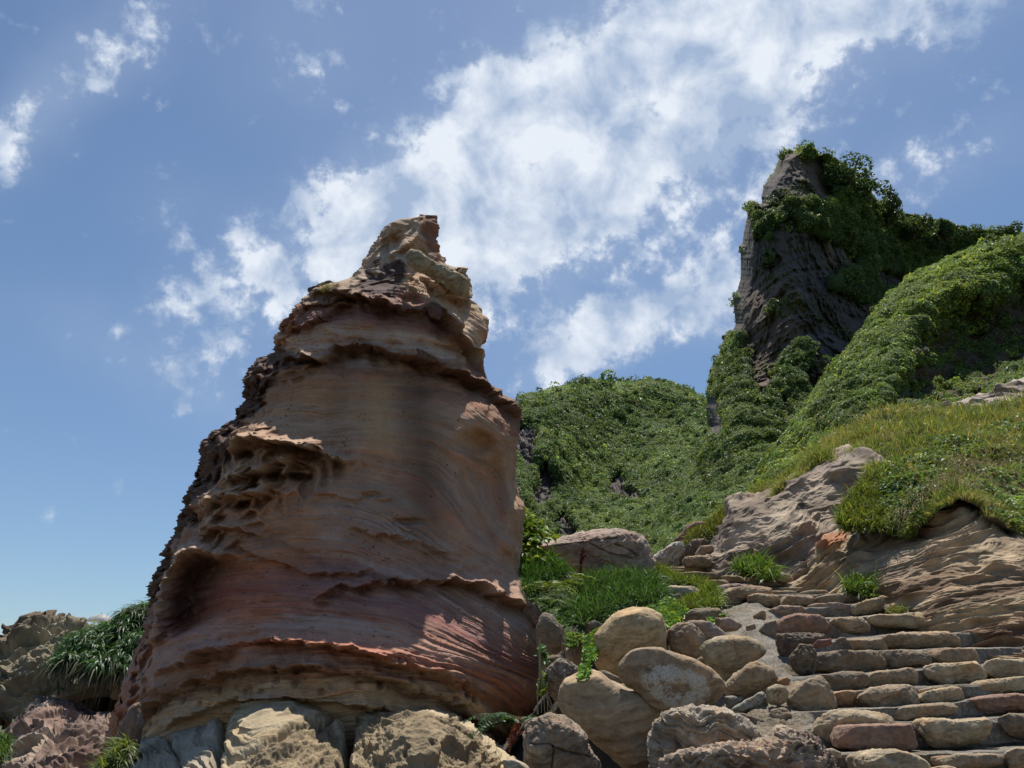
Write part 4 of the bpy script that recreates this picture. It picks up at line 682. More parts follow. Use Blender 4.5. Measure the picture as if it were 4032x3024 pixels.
def hill_far():
    tp = np.array(zd((760,1080),(900,1000),(1040,930),(1085,905),(1118,885),(1128,858),(1160,852),(1200,843),(1240,833),(1262,827),(1280,824),(1310,829),(1350,831),(1400,824),(1440,827),(1480,842),(1510,860),(1540,885),(1560,905),(1640,930)))
    nx, ny = 760, 420; xs = np.linspace(760*DS, 1640*DS, nx); t = np.interp(xs, tp[:, 0], tp[:, 1]); v = np.linspace(0, 1, ny)**1.15
    Y = t[None]+(1470*DS-t[None])*v[:, None]; X = np.repeat(xs[None], ny, 0)
    dp = rbf(zd((1120,860),(1290,820),(1440,822),(1560,880),(1120,1000),(1300,1000),(1450,1000),(1130,1180),(1300,1180),(1450,1180),(1160,1090),(1200,960),(1260,1080),(1380,930),(1150,1450),(1450,1450),(760,1100),(760,1400)), [205,230,235,225,150,178,165,118,112,96,132,165,150,205,70,60,210,110])
    P = relief(X, Y, dp, (np.maximum(Y-t[None], 0), 60, 26)); n = face_cam(P, grid_normals(P))
    # gullies and ribs running down to the right
    a = math.radians(-48); u = X*math.cos(a)-Y*math.sin(a); v_ = X*math.sin(a)+Y*math.cos(a); wq = fbm(P*.02, 3, 2)
    rib = ridged(np.stack([(X*.80+Y*-.45)/230+wq*.6, (Y*.8+X*.5)/900, 0*X+1], -1), 4, 5); P = along(P, (rib-.55)*14)
    P = along(P, fbm(P*.03, 4, 7)*4)
    rk = np.zeros(X.shape)
    wx = X+fbm(np.stack([X/40, Y/40, 0*X], -1), 3, 8)*10; wy = Y+fbm(np.stack([X/40, Y/40, 0*X+4], -1), 3, 9)*10
    for pl in (z6((10,600),(130,520),(260,550),(235,700),(215,870),(130,900),(80,770),(10,720)), z6((230,920),(285,770),(330,850),(355,930),(372,1050),(345,1180),(200,1190),(175,1050)), z6((820,935),(900,925),(955,960),(960,1000),(910,1040),(1015,1060),(1110,1110),(1000,1145),(840,1145),(765,1060)),
               z6((345,1260),(430,1235),(520,1300),(600,1400),(520,1440),(440,1460),(345,1430)), z6((640,1195),(720,1205),(725,1275),(660,1275)), z6((80,380),(130,330),(110,420),(85,460))):
        rk = np.maximum(rk, soft_poly(wx, wy, pl, 8))
    P = along(P, -rk*5); gr = 1-rk
    n1_ = face_cam(P, grid_normals(P)); B = bushy(P, n1_, 2.6, .4, 3)*gr[..., None]+bushy(P, n1_, 1.4, .6, 4)*gr[..., None]
    P = P+B; P += n1_*((ridged(np.stack([P[..., 0]*.5, P[..., 1]*.5, P[..., 2]*.09], -1), 4, 15)-.6)*3.0*rk)[..., None]
    C = mixc(np.broadcast_to(np.array([.045, .075, .025]), P.shape), ROCKD*(1+.5*fbm(P*.4, 3, 3))[..., None]*1.35, rk)
    P = back_skirt(P, 10, 60, .5); C = np.concatenate([np.repeat(C[:1], 10, 0), C]); n2 = face_cam(P, grid_normals(P)); mkk = np.concatenate([np.ones((10, nx))*.1, gr > .45])
    mk('hill', P, grid_faces(*P.shape[:2]), M_FAR, C, kind='structure', label='distant rounded green hill in the gap behind the boulders', category='hill')
    def cm(c, Q, i, j):
        k = sst(.0, .5, fbm(Q*.035, 3, 4)+.25*(Q[:, 2] < 45)); return c*(1+.3*fbm(Q*.12, 2, 5)+.45*fbm(Q*.045, 3, 55))[:, None]*np.where(k[:, None] > 0, 1+.45*k[:, None]*np.array([1.1, 1, .3]), 1)
    scatter(P, n2, mkk, 310000, lambda d: d*.0024, .6, (.13, .185, .075), 5, crowns=(2200, .003, .008, 60), up=.6, colmod=cm, kind='stuff', label='dense scrub covering the distant rounded hill', category='vegetation')
    return P
HF = hill_far()
def hill_peak():
    lf = np.array([(326,1742),(328,1722),(334,1700),(345,1682),(360,1677),(372,1672),(400,1650),(425,1645),(440,1646),(447,1622),(470,1614),(500,1607),(560,1600),(600,1600),(640,1590),(660,1585),(700,1590),(720,1580),(740,1574),(770,1560),(795,1545),(850,1535),(880,1528),(920,1540),(935,1532),(960,1512),(1000,1490),(1040,1470),(1080,1445),(1120,1420),(1180,1395),(1240,1360),(1300,1340)], float)
    rt = np.array([(326,1748),(331,1768),(345,1795),(365,1822),(378,1838),(400,1848),(410,1862),(430,1885),(455,1920),(468,1935),(464,1952),(470,1985),(478,2010),(488,2050),(496,2090),(502,2130),(510,2180),(515,2240),(520,2330),(1300,2330)], float)
    rt[9, 0] = 459
    rt = rt[np.argsort(rt[:, 0], kind='stable')]
    ny, nx = 700, 640; ys = np.linspace(326, 1300, ny)**1.0; L_ = np.interp(ys, lf[:, 0], lf[:, 1]); R_ = np.interp(ys, rt[:, 0], rt[:, 1]); R_ = np.where(ys > 520, 2330, R_)
    jag = gnoise(np.stack([ys/7, 0*ys, 0*ys], -1), 3)*1.5; L_ = L_+jag
    v = np.linspace(0, 1, nx)[None]; v = v*.75+.25*v*v; X = L_[:, None]+(R_-L_)[:, None]*v; Y = np.repeat(ys[:, None], nx, 1); Xs, Ys = X*DS, Y*DS
    dp = rbf(zd((1740,330),(1660,400),(1600,600),(1690,500),(1760,480),(1850,560),(1980,560),(2150,520),(2300,520),(1640,800),(1700,700),(1830,700),(1950,640),(1590,700),(1540,850),(1600,900),(1560,1000),(1700,900),(1450,1060),(1400,1180),(1550,1150),(1700,1100),(1340,1290),(1600,1290),(2000,900),(2300,1250),(1850,460),(1720,620),(1760,780)),
             [92,88,84,80,84,92,108,112,112,72,73,80,98,80,72,58,54,60,60,46,34,36,36,26,60,30,98,75,68])
    ld = np.maximum(X-L_[:, None], 0)
    P = relief(Xs, Ys, dp, (ld*DS, 50, 14)); rs = np.maximum(R_[:, None]-X, 0); cu = np.maximum(Y-np.interp(X, rt[:-1, 1], rt[:-1, 0]), 0)
    n = face_cam(P, grid_normals(P))
    a1 = fbm(P*.06, 4, 3); fe = .15+.85*sst(0, 70, np.minimum(ld, cu*1.0+0)); P = along(P, a1*4.5*fe)
    wx = Xs+fbm(np.stack([Xs/60, Ys/60, 0*Xs], -1), 4, 8)*14; wy = Ys+fbm(np.stack([Xs/60, Ys/60, 0*Xs+4], -1), 4, 9)*14; rk = np.zeros(X.shape)
    RP = [z7((765,200),(880,170),(1000,180),(1045,250),(1085,330),(1060,375),(1000,405),(940,372),(840,392),(770,440),(700,450),(690,350),(735,260)),
          z7((840,500),(900,540),(960,600),(1100,660),(1180,710),(1190,760),(1100,770),(1040,830),(1005,900),(970,1020),(950,1110),(860,1180),(790,1250),(760,1330),(690,1450),(650,1380),(620,1200),(600,1050),(580,850),(583,720),(640,650),(720,580),(790,520)),
          z7((985,950),(1060,900),(1130,920),(1200,960),(1325,1012),(1290,1060),(1200,1160),(1130,1220),(1060,1330),(950,1440),(935,1350),(990,1260),(950,1100),(960,1020)), z7((535,1040),(560,960),(600,1040),(590,1090),(550,1090)), z7((415,1490),(450,1500),(470,1600),(450,1660),(430,1560)), z7((1300,780),(1480,840),(1490,870),(1360,860)), z7((790,1500),(850,1480),(840,1560),(800,1560)), z7((600,560),(625,480),(640,560),(610,640))]
    for pl in RP: rk = np.maximum(rk, soft_poly(wx, wy, pl, 8, 20.))
    patch = sst(.30, .38, -.35+1.0* fbm(np.stack([Xs/70+Ys/160, (Ys-Xs*.55)/22, 0*Xs], -1), 4, 19)-.02); rk = rk*(1-.9*patch*sst(380, 470, Y)); gr = 1-rk
    P = along(P, -rk*1.6); n = face_cam(P, grid_normals(P))
    ac = Ys*.86-Xs*.2; bd = np.stack([P[..., 0]*.07, P[..., 1]*.07, (P[..., 2]+P[..., 0]*-.40)*.75+fbm(P*.12, 3, 77)*.6], -1); h = (ridged(bd, 4, 23, .5)-.6)*.6+fbm(P*np.array([.22, .22, .12]), 5, 25, .65)*1.5
    P = along(P, h*1.5*rk*np.maximum(fe, .4))
    sz = np.clip(np.linalg.norm(P-CAM, axis=-1)/80, .35, 1.3)
    P = P+bushy(P, n, 2.0, .5, 3)*(gr*sz*np.maximum(fe, .3))[..., None]+bushy(P, n, .9, .3, 4)*(gr*sz)[..., None]+n*(fbm(P*.5, 3, 6)*.6*gr*sz*np.maximum(fe, .3))[..., None]
    C = mixc(np.broadcast_to(np.array([.045, .075, .025]), P.shape), ROCKD*(1+.35*fbm(bd*2, 4, 3)+.4*fbm(P*.12, 4, 33))[..., None], rk)
    C = mixc(C, C*np.array([1.3, 1.12, .95]), sst(.0, .4, fbm(P*.05, 3, 44))*rk)
    # close the outline: fold the left and upper edges away behind the crag
    E = P[:, :1]+(P[:, :1]-CAM)*np.array([.25, .16, .08])[None, :, None]-np.array([0, 0, 1.])*np.array([8, 4, 1.5])[None, :, None]
    P = np.concatenate([E, P], 1); C = np.concatenate([np.repeat(C[:, :1], 3, 1), C], 1); gr = np.concatenate([np.repeat(gr[:, :1], 3, 1)*0, gr], 1); rk3 = 1-gr
    P = back_skirt(P, 8, 30, .8); C = np.concatenate([np.repeat(C[:1], 8, 0), C]); mkk = np.concatenate([np.zeros((8, P.shape[1])), np.where(gr > .45, 1., .30*sst(.1, .45, fbm(P[8:]*.16, 3, 90)))]); n = face_cam(P, grid_normals(P))
    mk('hill', P, grid_faces(*P.shape[:2]), M_FAR, C, kind='structure', label='steep dark rock peak draped in green above the steps', category='hill')
    def cm(c, Q, i, j):
        k = sst(-.1, .45, fbm(Q*.07, 3, 4)); d = np.linalg.norm(Q-CAM, axis=1); near = sst(70, 40, d)
        c = c*(1+.35*fbm(Q*.3, 2, 5)+.45*fbm(Q*.09, 3, 55))[:, None]*(1+(k*.5)[:, None]*np.array([1.1, .9, .3])); return c*(1+.35*near)[:, None]
    scatter(P, n, mkk, 360000, lambda d: d*.0026, .5, (.115, .162, .058), 6, crowns=(1700, .003, .009, 80), up=.5, colmod=cm, kind='stuff', label='creepers and scrub draping the steep rock peak', category='vegetation')
hill_peak()
def hill_ridge():
    tp = np.array(zd((1500,1260),(1570,1160),(1600,1100),(1632,1065),(1665,1000),(1700,945),(1740,890),(1780,828),(1815,785),(1850,742),(1875,705),(1900,668),(1930,635),(1965,605),(2005,583),(2050,565),(2090,548),(2130,532),(2170,520),(2212,514),(2330,500)))
    nx, ny = 760, 480; xs = np.linspace(1500*DS, 2720*DS, nx); t = np.interp(xs, tp[:, 0], tp[:, 1]); t = t+gnoise(np.stack([xs/26, 0*xs, 0*xs], -1), 5)*6; v = np.linspace(0, 1, ny)**1.1
    Y = t[None]+(1300*DS-t[None])*v[:, None]; X = np.repeat(xs[None], ny, 0)
    dp = rbf(zd((1600,1100),(1700,950),(1850,750),(2000,590),(2200,515),(2330,500),(1700,1100),(1800,950),(1950,780),(2100,650),(2100,760),(2200,720),(1900,900),(2050,880),(2200,850),(2300,900),(1600,1290),(2000,1000),(2300,1200),(1950,700),(2720,500),(2720,800),(2720,1250)),
             [30,36,42,47,49,50,25,30,36,41,39,40,30,31,31,31,22,24,22,41,50,38,20])
    P = relief(X, Y, dp, (np.maximum(Y-t[None], 0), 70, 7)); n = face_cam(P, grid_normals(P))
    wx = X+fbm(np.stack([X/60, Y/60, 0*X], -1), 4, 18)*40; wy = Y+fbm(np.stack([X/60, Y/60, 0*X+4], -1), 4, 19)*40
    hol = soft_poly(wx, wy, z7((1580,1120),(1700,1000),(1830,950),(1960,930),(2118,860),(2300,800),(2300,1300),(2000,1400),(1850,1480),(1700,1540),(1560,1540),(1430,1500),(1480,1300)), 60)
    P = along(P, -hol*4.5+fbm(P*.14, 4, 3)*1.6)
    ved = ridged(np.stack([(X*.86+Y*.5)/60, (Y*.86-X*.5)/420, 0*X], -1), 3, 5); P = along(P, (ved-.55)*.9*(1-hol)); n = face_cam(P, grid_normals(P))
    rk = hol*sst(-.05, .22, fbm(np.stack([X/75, Y/50, 0*X+2], -1), 4, 21)+.10); gr = 1-rk
    P = P+bushy(P, n, .9, .28, 3)*gr[..., None]+n*(fbm(P*.9, 3, 6)*.25)[..., None]+n*((ridged(P*.5, 4, 25)-.6)*1.0*rk)[..., None]
    C = mixc(np.broadcast_to(np.array([.05, .08, .025]), P.shape), np.array([.085, .062, .045])*(1+.5*fbm(P*.8, 3, 3))[..., None], rk)
    P = back_skirt(P, 8, 16, .6); C = np.concatenate([np.repeat(C[:1], 8, 0), C]); n = face_cam(P, grid_normals(P)); mkk = np.concatenate([np.ones((8, nx))*.3, np.where(rk > .5, .10, 1.)])
    mk('hill', P, grid_faces(*P.shape[:2]), M_FAR, C, kind='structure', label='bright green rounded ridge on the right with a dark hollow', category='hill')
    hol2 = np.concatenate([np.zeros((8, nx)), hol])
    def cm(c, Q, i, j):
        k = sst(-.1, .4, fbm(Q*.16, 3, 4)); c = c*(1+.35*fbm(Q*.6, 2, 5)+.4*fbm(Q*.2, 3, 55))[:, None]*(1+(k*.45)[:, None]*np.array([1.1, .9, .2])); return c*(1-.25*hol2[i, j])[:, None]
    scatter(P, n, mkk, 430000, lambda d: d*.0031, .42, (.175, .245, .07), 7, crowns=(900, .003, .009, 70), up=.5, colmod=cm, kind='stuff', label='bright creepers covering the rounded right-hand ridge', category='vegetation')
hill_ridge()
# ------------------------------------------------------------------ sandstone banks right of the steps
def bank(name, top, bot, dpts, dvals, x0, x1, nx, ny, alpha, seed, cols, freq, amp, fS=None, roll=(60, 1.2), side=None, ext=None, **props):
    top = np.array(top); bot = np.array(bot); xs = np.linspace(x0, x1, nx); t = np.interp(xs, top[:, 0], top[:, 1]); b = np.interp(xs, bot[:, 0], bot[:, 1])+30
    t = t+gnoise(np.stack([xs/40, 0*xs, 0*xs+seed], -1), 3)*6; v = np.linspace(0, 1, ny)[:, None]; Y = t[None]+(b-t)[None]*v; X = np.repeat(xs[None], ny, 0)
    dp = rbf(dpts, dvals); P = relief(X, Y, dp, (np.maximum(Y-t[None], 0), roll[0], roll[1]))
    P = P+(RGT*0+FWD)*((1-np.sqrt(1-(1-np.clip((X-x0)/50, 0, 1))**2))*1.0)[..., None]
    n = face_cam(P, grid_normals(P)); wq = fbm(P*.45, 4, seed)
    a_ = math.radians(alpha); e1 = RGT*math.cos(a_)+UPV*math.sin(a_)
    if fS is None: fS = lambda X, Y: math.tan(a_)*X
    O = P-P.mean((0, 1)); hu = (O*e1).sum(-1); hv = -(Y+fS(X, Y))*9.5/F_PX+wq*.16; hz = (O@FWD)*.35
    bd = np.stack([hu*.32, hv*freq, hz*.6], -1); r1 = ridged(bd, 5, seed+3, .58); r2 = ridged(bd*np.array([2.0, 3.2, 2])+3, 4, seed+7, .6); sel = sst(-.2, .35, fbm(P*.8, 3, seed+9))
    cav = worley(np.stack([hu*2.2, hv*5.5, hz*2], -1), seed+5)
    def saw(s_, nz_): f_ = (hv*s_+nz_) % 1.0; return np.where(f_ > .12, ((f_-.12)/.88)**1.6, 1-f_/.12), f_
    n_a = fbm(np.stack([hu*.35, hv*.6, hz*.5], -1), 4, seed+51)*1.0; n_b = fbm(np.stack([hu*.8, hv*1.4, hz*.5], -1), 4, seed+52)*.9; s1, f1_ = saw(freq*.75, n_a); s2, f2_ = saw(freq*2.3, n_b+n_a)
    br_ = sst(-.45, .35, fbm(np.stack([hu*1.3, hv*3.5, hz], -1), 4, seed+53)); rough_ = fbm(P*3.2, 5, seed+54, .6)
    h = s1*amp*2.1*(.25+.75*sel)*br_+s2*amp*1.1*(.3+.7*br_)+(r1-.58)*amp*.7+(r2-.58)*amp*.5+fbm(P*.7, 3, seed+12)*amp*.7+rough_*amp*.22+(ridged(bd*np.array([4.5, 8, 4])+9, 3, seed+60, .6)-.6)*amp*.35
    P = P+n*(h*.5)[..., None]; P = P+(CAM-P)/np.linalg.norm(CAM-P, axis=-1, keepdims=True)*(h*.6)[..., None]
    g = np.clip((r1-.38)/.4, 0, 1); C = mixc(np.broadcast_to(np.array(cols[0]), P.shape), np.broadcast_to(np.array(cols[1]), P.shape), g)
    C = mixc(C, np.broadcast_to(np.array(cols[2]), P.shape), sst(.0, .45, fbm(np.stack([hu*.4, hv*1.3, hz], -1), 4, seed+20))*.75)
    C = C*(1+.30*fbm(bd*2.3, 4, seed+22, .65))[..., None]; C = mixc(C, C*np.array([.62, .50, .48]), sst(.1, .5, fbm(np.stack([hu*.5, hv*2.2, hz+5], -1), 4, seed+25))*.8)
    cv_ = np.maximum(np.exp(-((f1_-.06)/.06)**2)*br_*.6, np.exp(-((f2_-.06)/.09)**2)*.4*br_); C = C*(1-.75*cv_)[..., None]*(1+.25*rough_)[..., None]  # crevices between the beds darkened: their shade is painted into the rock colour
    if ext: C = ext(C, X, Y, P)
    P = back_skirt(P, 5, 2.5, .5); C = np.concatenate([np.repeat(C[:1], 5, 0), C])
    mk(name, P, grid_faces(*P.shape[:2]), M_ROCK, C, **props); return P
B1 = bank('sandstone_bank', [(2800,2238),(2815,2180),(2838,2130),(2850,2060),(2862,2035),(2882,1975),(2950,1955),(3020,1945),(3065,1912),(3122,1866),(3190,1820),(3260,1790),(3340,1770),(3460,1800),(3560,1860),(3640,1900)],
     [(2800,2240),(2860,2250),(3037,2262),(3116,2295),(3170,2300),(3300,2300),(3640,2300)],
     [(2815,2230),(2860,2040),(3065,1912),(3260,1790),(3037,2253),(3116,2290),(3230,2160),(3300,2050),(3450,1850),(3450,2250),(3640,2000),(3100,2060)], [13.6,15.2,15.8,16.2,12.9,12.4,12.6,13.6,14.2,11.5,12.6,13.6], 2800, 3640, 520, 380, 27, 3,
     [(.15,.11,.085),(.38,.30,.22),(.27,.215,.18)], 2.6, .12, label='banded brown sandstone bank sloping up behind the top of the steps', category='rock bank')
def sw(X, Y): return np.interp(X, [3090, 3350, 3500, 3750, 3950, 4330], [0, 200, 265, 350, 380, 400])+40*np.sin((X-3300)/90)*np.exp(-((Y-2060)/90)**2)
def lich(C, X, Y, P):
    k = sst(.12, .3, fbm(P*5, 4, 5)-.05)*soft_poly(X, Y, [(3680,2400),(4032,2330),(4300,2350),(4300,2620),(3850,2600),(3700,2480)], 40); C = mixc(C, np.broadcast_to(np.array([.27, .27, .19]), C.shape), k*.4)
    g = soft_poly(X, Y, [(3280,2080),(3400,2080),(3700,2080),(3600,2260),(3450,2300),(3330,2200)], 60); C = mixc(C, C*np.array([.95, .96, 1.04])+.02, g*.8)
    r = soft_poly(X, Y, [(3240,2130),(3250,2110),(3330,2090),(3335,2130),(3260,2165),(3236,2170)], 8); return mixc(C, C*np.array([1.0, .62, .5]), r)
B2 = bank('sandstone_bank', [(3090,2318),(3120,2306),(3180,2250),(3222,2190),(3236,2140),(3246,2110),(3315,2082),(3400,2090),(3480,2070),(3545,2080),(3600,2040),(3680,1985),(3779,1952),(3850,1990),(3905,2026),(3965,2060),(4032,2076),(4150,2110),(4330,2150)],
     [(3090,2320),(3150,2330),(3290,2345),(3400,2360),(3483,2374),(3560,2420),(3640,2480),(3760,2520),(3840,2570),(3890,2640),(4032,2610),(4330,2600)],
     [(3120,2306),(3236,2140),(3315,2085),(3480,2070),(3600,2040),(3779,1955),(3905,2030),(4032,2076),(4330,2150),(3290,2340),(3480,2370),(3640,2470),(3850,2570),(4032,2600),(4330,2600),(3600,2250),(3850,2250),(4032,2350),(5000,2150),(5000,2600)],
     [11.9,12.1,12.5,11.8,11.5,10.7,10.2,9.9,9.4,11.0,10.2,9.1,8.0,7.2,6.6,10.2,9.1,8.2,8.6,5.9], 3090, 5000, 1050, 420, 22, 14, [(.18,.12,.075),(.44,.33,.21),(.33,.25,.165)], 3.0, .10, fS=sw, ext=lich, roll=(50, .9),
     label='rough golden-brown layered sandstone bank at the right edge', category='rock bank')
# grassy slope above the banks
def slope():
    tp = np.array([(2960,1975),(3020,1945),(3060,1900),(3120,1860),(3200,1790),(3260,1735),(3303,1711),(3360,1685),(3423,1663),(3500,1630),(3544,1617),(3664,1612),(3725,1618),(3800,1608),(3845,1600),(3940,1585),(4032,1566),(4150,1540),(4330,1500)])
    bt = np.array([(2960,1990),(3060,1960),(3120,1890),(3242,1830),(3330,1830),(3420,1850),(3460,1880),(3475,2075),(3540,2100),(3640,2050),(3779,1985),(3860,2010),(3905,2060),(4032,2120),(4330,2200)])
    nx, ny = 700, 300; xs = np.linspace(2960, 5000, nx); t = np.interp(xs, tp[:, 0], tp[:, 1]); b = np.interp(xs, bt[:, 0], bt[:, 1]); v = np.linspace(0, 1, ny)[:, None]; Y = t+(b-t)*v; X = np.repeat(xs[None], ny, 0)
    dp = rbf([(3020,1945),(3120,1860),(3303,1711),(3544,1617),(3845,1600),(4032,1566),(4330,1500),(3330,1830),(3460,1850),(3420,2070),(3779,1965),(4032,2100),(4330,2180),(3500,1760),(3800,1750),(4100,1750),(3600,1950),(4000,1950),(3450,1960),(5000,1500),(5000,2180)],
             [15.6,16.2,18.5,21,22,22,22,15.4,13.6,12.1,10.6,9.8,9.4,16,15.5,15,12.0,11.4,12.5,21,8.6])
    P = relief(X, Y, dp, (np.maximum(Y-t[None], 0), 50, 2.0)); n = face_cam(P, grid_normals(P)); P = P+n*(fbm(P*.6, 4, 5)*.35+fbm(P*2.2, 3, 6)*.10-.06)[..., None]
    cg = np.array([.10, .12, .035]); C = np.broadcast_to(cg, P.shape)*(1+.4*fbm(P*1.5, 4, 8))[..., None]
    C = mixc(C, np.broadcast_to(np.array([.10, .075, .05]), C.shape), sst(.86, .97, v)*np.ones(X.shape))
    P = back_skirt(P, 5, 6, .5); C = np.concatenate([np.repeat(C[:1], 5, 0), C]); n = face_cam(P, grid_normals(P)); mk('slope_ground', P, grid_faces(*P.shape[:2]), M_SOIL, C, kind='structure', label='earth of the grassy slope above the banks', category='slope')
    rg = np.random.default_rng(21); X = np.concatenate([np.repeat(X[:1], 5, 0), X]); Y = np.concatenate([np.repeat(Y[:1], 5, 0), Y])
    def samp(cnt, w):
        cdf = np.cumsum(w[:-1, :-1].ravel()); idx = np.searchsorted(cdf, rg.random(cnt)*cdf[-1]); i, j = np.unravel_index(np.minimum(idx, cdf.size-1), (w.shape[0]-1, w.shape[1]-1)); a, b_ = rg.random((2, cnt, 1))
        return P[i, j]*(1-a)*(1-b_)+P[i+1, j]*a*(1-b_)+P[i, j+1]*(1-a)*b_+P[i+1, j+1]*a*b_, n[i, j], X[i, j], Y[i, j]
    w = np.ones(X.shape); w[:5] = .15; w[-26:] = 1.5; w[-8:] = 2.2
    Q, nn, qx, qy = samp(125000, w); dist = np.linalg.norm(Q-CAM, axis=1); low_ = sst(.0, 1, (Q*0).sum(-1)); dry = sst(-.1, .35, fbm(Q*.5, 3, 9)+.25*sst(3500, 3900, qx)*sst(1800, 1950, qy)); warm = sst(1850, 1650, qy)
    c = greens(len(Q), (.125, .185, .05), .42, .2, rg); c = c*(1-dry[:, None]*.0)+0; c = c*(1-.45*warm[:, None]*np.array([-.35, .05, .1])); c = np.where(rg.random((len(Q), 1)) < (.14+.42*dry)[:, None], np.array([.36, .29, .13])*np.exp(rg.normal(0, .25, (len(Q), 1))), c)
    d = nn*.6+np.array([0, 0, .8])+rg.normal(0, .42, Q.shape); sz = dist*.0105*(.65+.6*sst(-.4, .4, fbm(Q*1.3, 3, 31)))*np.exp(rg.normal(0, .3, len(Q)))
    V, Fc, Cc = blades(Q, d, sz, dist*.0007+.001, rg.uniform(.6, 2.2, len(Q)), c, rg, 3)
    mk('slope_grass', V, Fc, M_BLADE, Cc, kind='stuff', label='yellow-green grass covering the slope above the banks', category='grass')
    # broad-leaved creeper over the lower edge
    rg2 = soft_poly(X, Y, [(3420,1960),(3480,1860),(3600,1800),(3750,1740),(3900,1700),(4330,1650),(4330,2200),(4032,2120),(3905,2050),(3800,1975),(3650,2020),(3540,2090),(3440,2060)], 25)*sst(-.12, .15, fbm(P*.8, 3, 41)+.12); rg2 = np.maximum(rg2, soft_poly(X, Y, [(3780,1880),(3900,1840),(4080,1830),(4100,1960),(3960,1970),(3840,1950)], 15))
    Q, nn, qx, qy = samp(24000, rg2+1e-6); dist = np.linalg.norm(Q-CAM, axis=1); c = greens(len(Q), (.13, .20, .06), .22, .12, rg); wh = soft_poly(qx, qy, [(3780,1880),(3900,1840),(4080,1830),(4100,1960),(3960,1970),(3840,1950)], 20); c = c*(1+.7*wh[:, None])
    V, Fc, Cc = leaves(Q+nn*(.05+.10*rg.random((len(Q), 1))), nn, (dist*.0042)[:, None], (dist*.0036)[:, None], c, .5, rg)
    mk('creeper', V, Fc, M_LEAFG, Cc, smooth=False, kind='stuff', label='broad-leaved creeper trailing over the edge of the grassy slope', category='creeper')
    m = soft_poly(X, Y, [(3520,2060),(3700,1960),(3700,1860),(3820,1800),(3980,1760),(4100,1790),(4060,1900),(3860,1930),(3720,1960),(3600,2040)], 20)
    Q, nn, qx, qy = samp(5000, m+1e-6); c = np.array([.30, .24, .15])*np.exp(rg.normal(0, .3, (len(Q), 1)))
    V, Fc, Cc = blades(Q+nn*.06, nn*.8+np.array([0, 0, -.1])+rg.normal(0, .5, Q.shape), rg.uniform(.15, .4, len(Q)), .008, rg.uniform(1.5, 4, len(Q)), c, rg, 4)
    mk('dry_grass', V, Fc, M_DRY, Cc, kind='stuff', label='dead straw hanging among the creepers on the slope edge', category='dry grass')
slope()
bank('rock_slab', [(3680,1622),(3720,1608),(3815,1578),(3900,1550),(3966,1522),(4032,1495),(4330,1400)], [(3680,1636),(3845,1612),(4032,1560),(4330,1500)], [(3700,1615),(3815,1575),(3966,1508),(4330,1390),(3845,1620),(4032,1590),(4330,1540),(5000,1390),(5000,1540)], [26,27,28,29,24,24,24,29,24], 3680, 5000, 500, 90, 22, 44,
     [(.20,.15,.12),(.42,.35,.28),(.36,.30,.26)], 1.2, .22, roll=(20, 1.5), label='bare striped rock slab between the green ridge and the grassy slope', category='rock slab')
# ------------------------------------------------------------------ rocks at the left edge
def left_rock(name, top, bot, dpts, dvals, x0, x1, nx, ny, seed, cols, amp, hollow=None, crest=.7, fr=1.0, **props):
    top = np.array(top); bot = np.array(bot); xs = np.linspace(x0, x1, nx); t = np.interp(xs, top[:, 0], top[:, 1])+gnoise(np.stack([xs/9, 0*xs, 0*xs+seed], -1), 3)*5; b = np.interp(xs, bot[:, 0], bot[:, 1]); v = np.linspace(0, 1, ny)[:, None]; Y = t+(b-t)*v; X = np.repeat(xs[None], ny, 0)
    dp = rbf(dpts, dvals); P = relief(X, Y, dp, (np.maximum(Y-t[None], 0), 30, 1.2)); n = face_cam(P, grid_normals(P)); w = fbm(P*.5*fr, 4, seed)
    w1, w2, _ = worley(np.stack([P[..., 0]*1.1*fr+w*.7, P[..., 1]*fr, P[..., 2]*1.9*fr+P[..., 0]*.5*fr+w], -1), seed, True); lip = 1-sst(.02, .28, w2-w1); r = ridged(np.stack([P[..., 0]*.9, P[..., 1]*.9, P[..., 2]*3+w*2], -1)*fr, 5, seed+2, .6)
    h = lip*amp*1.2-(np.clip(w1, 0, .7))*amp*.6+(r-.6)*amp*1.5+fbm(P*2.5, 4, seed+4)*amp*.3
    if hollow is not None: hv = soft_poly(X, Y, hollow, 22); h = h-hv*1.3
    P = P+n*h[..., None]; C = mixc(np.broadcast_to(np.array(cols[0]), P.shape), np.broadcast_to(np.array(cols[1]), P.shape), sst(-.25, .35, fbm(P*.8*fr, 4, seed+6)))*(1+.3*fbm(P*4, 4, seed+7))[..., None]
    C = mixc(C, np.broadcast_to(np.array(cols[2]), P.shape), np.clip(lip*.8*sst(-.2, .2, w), 0, 1)); C = mixc(C, np.broadcast_to(np.array(cols[2]), P.shape), crest*sst(22, 4, Y-t[None]))
    P = back_skirt(P, 6, 3, .7); C = np.concatenate([np.repeat(C[:1], 6, 0), C])
    mk(name, P, grid_faces(*P.shape[:2]), M_ROCK, C, **props)
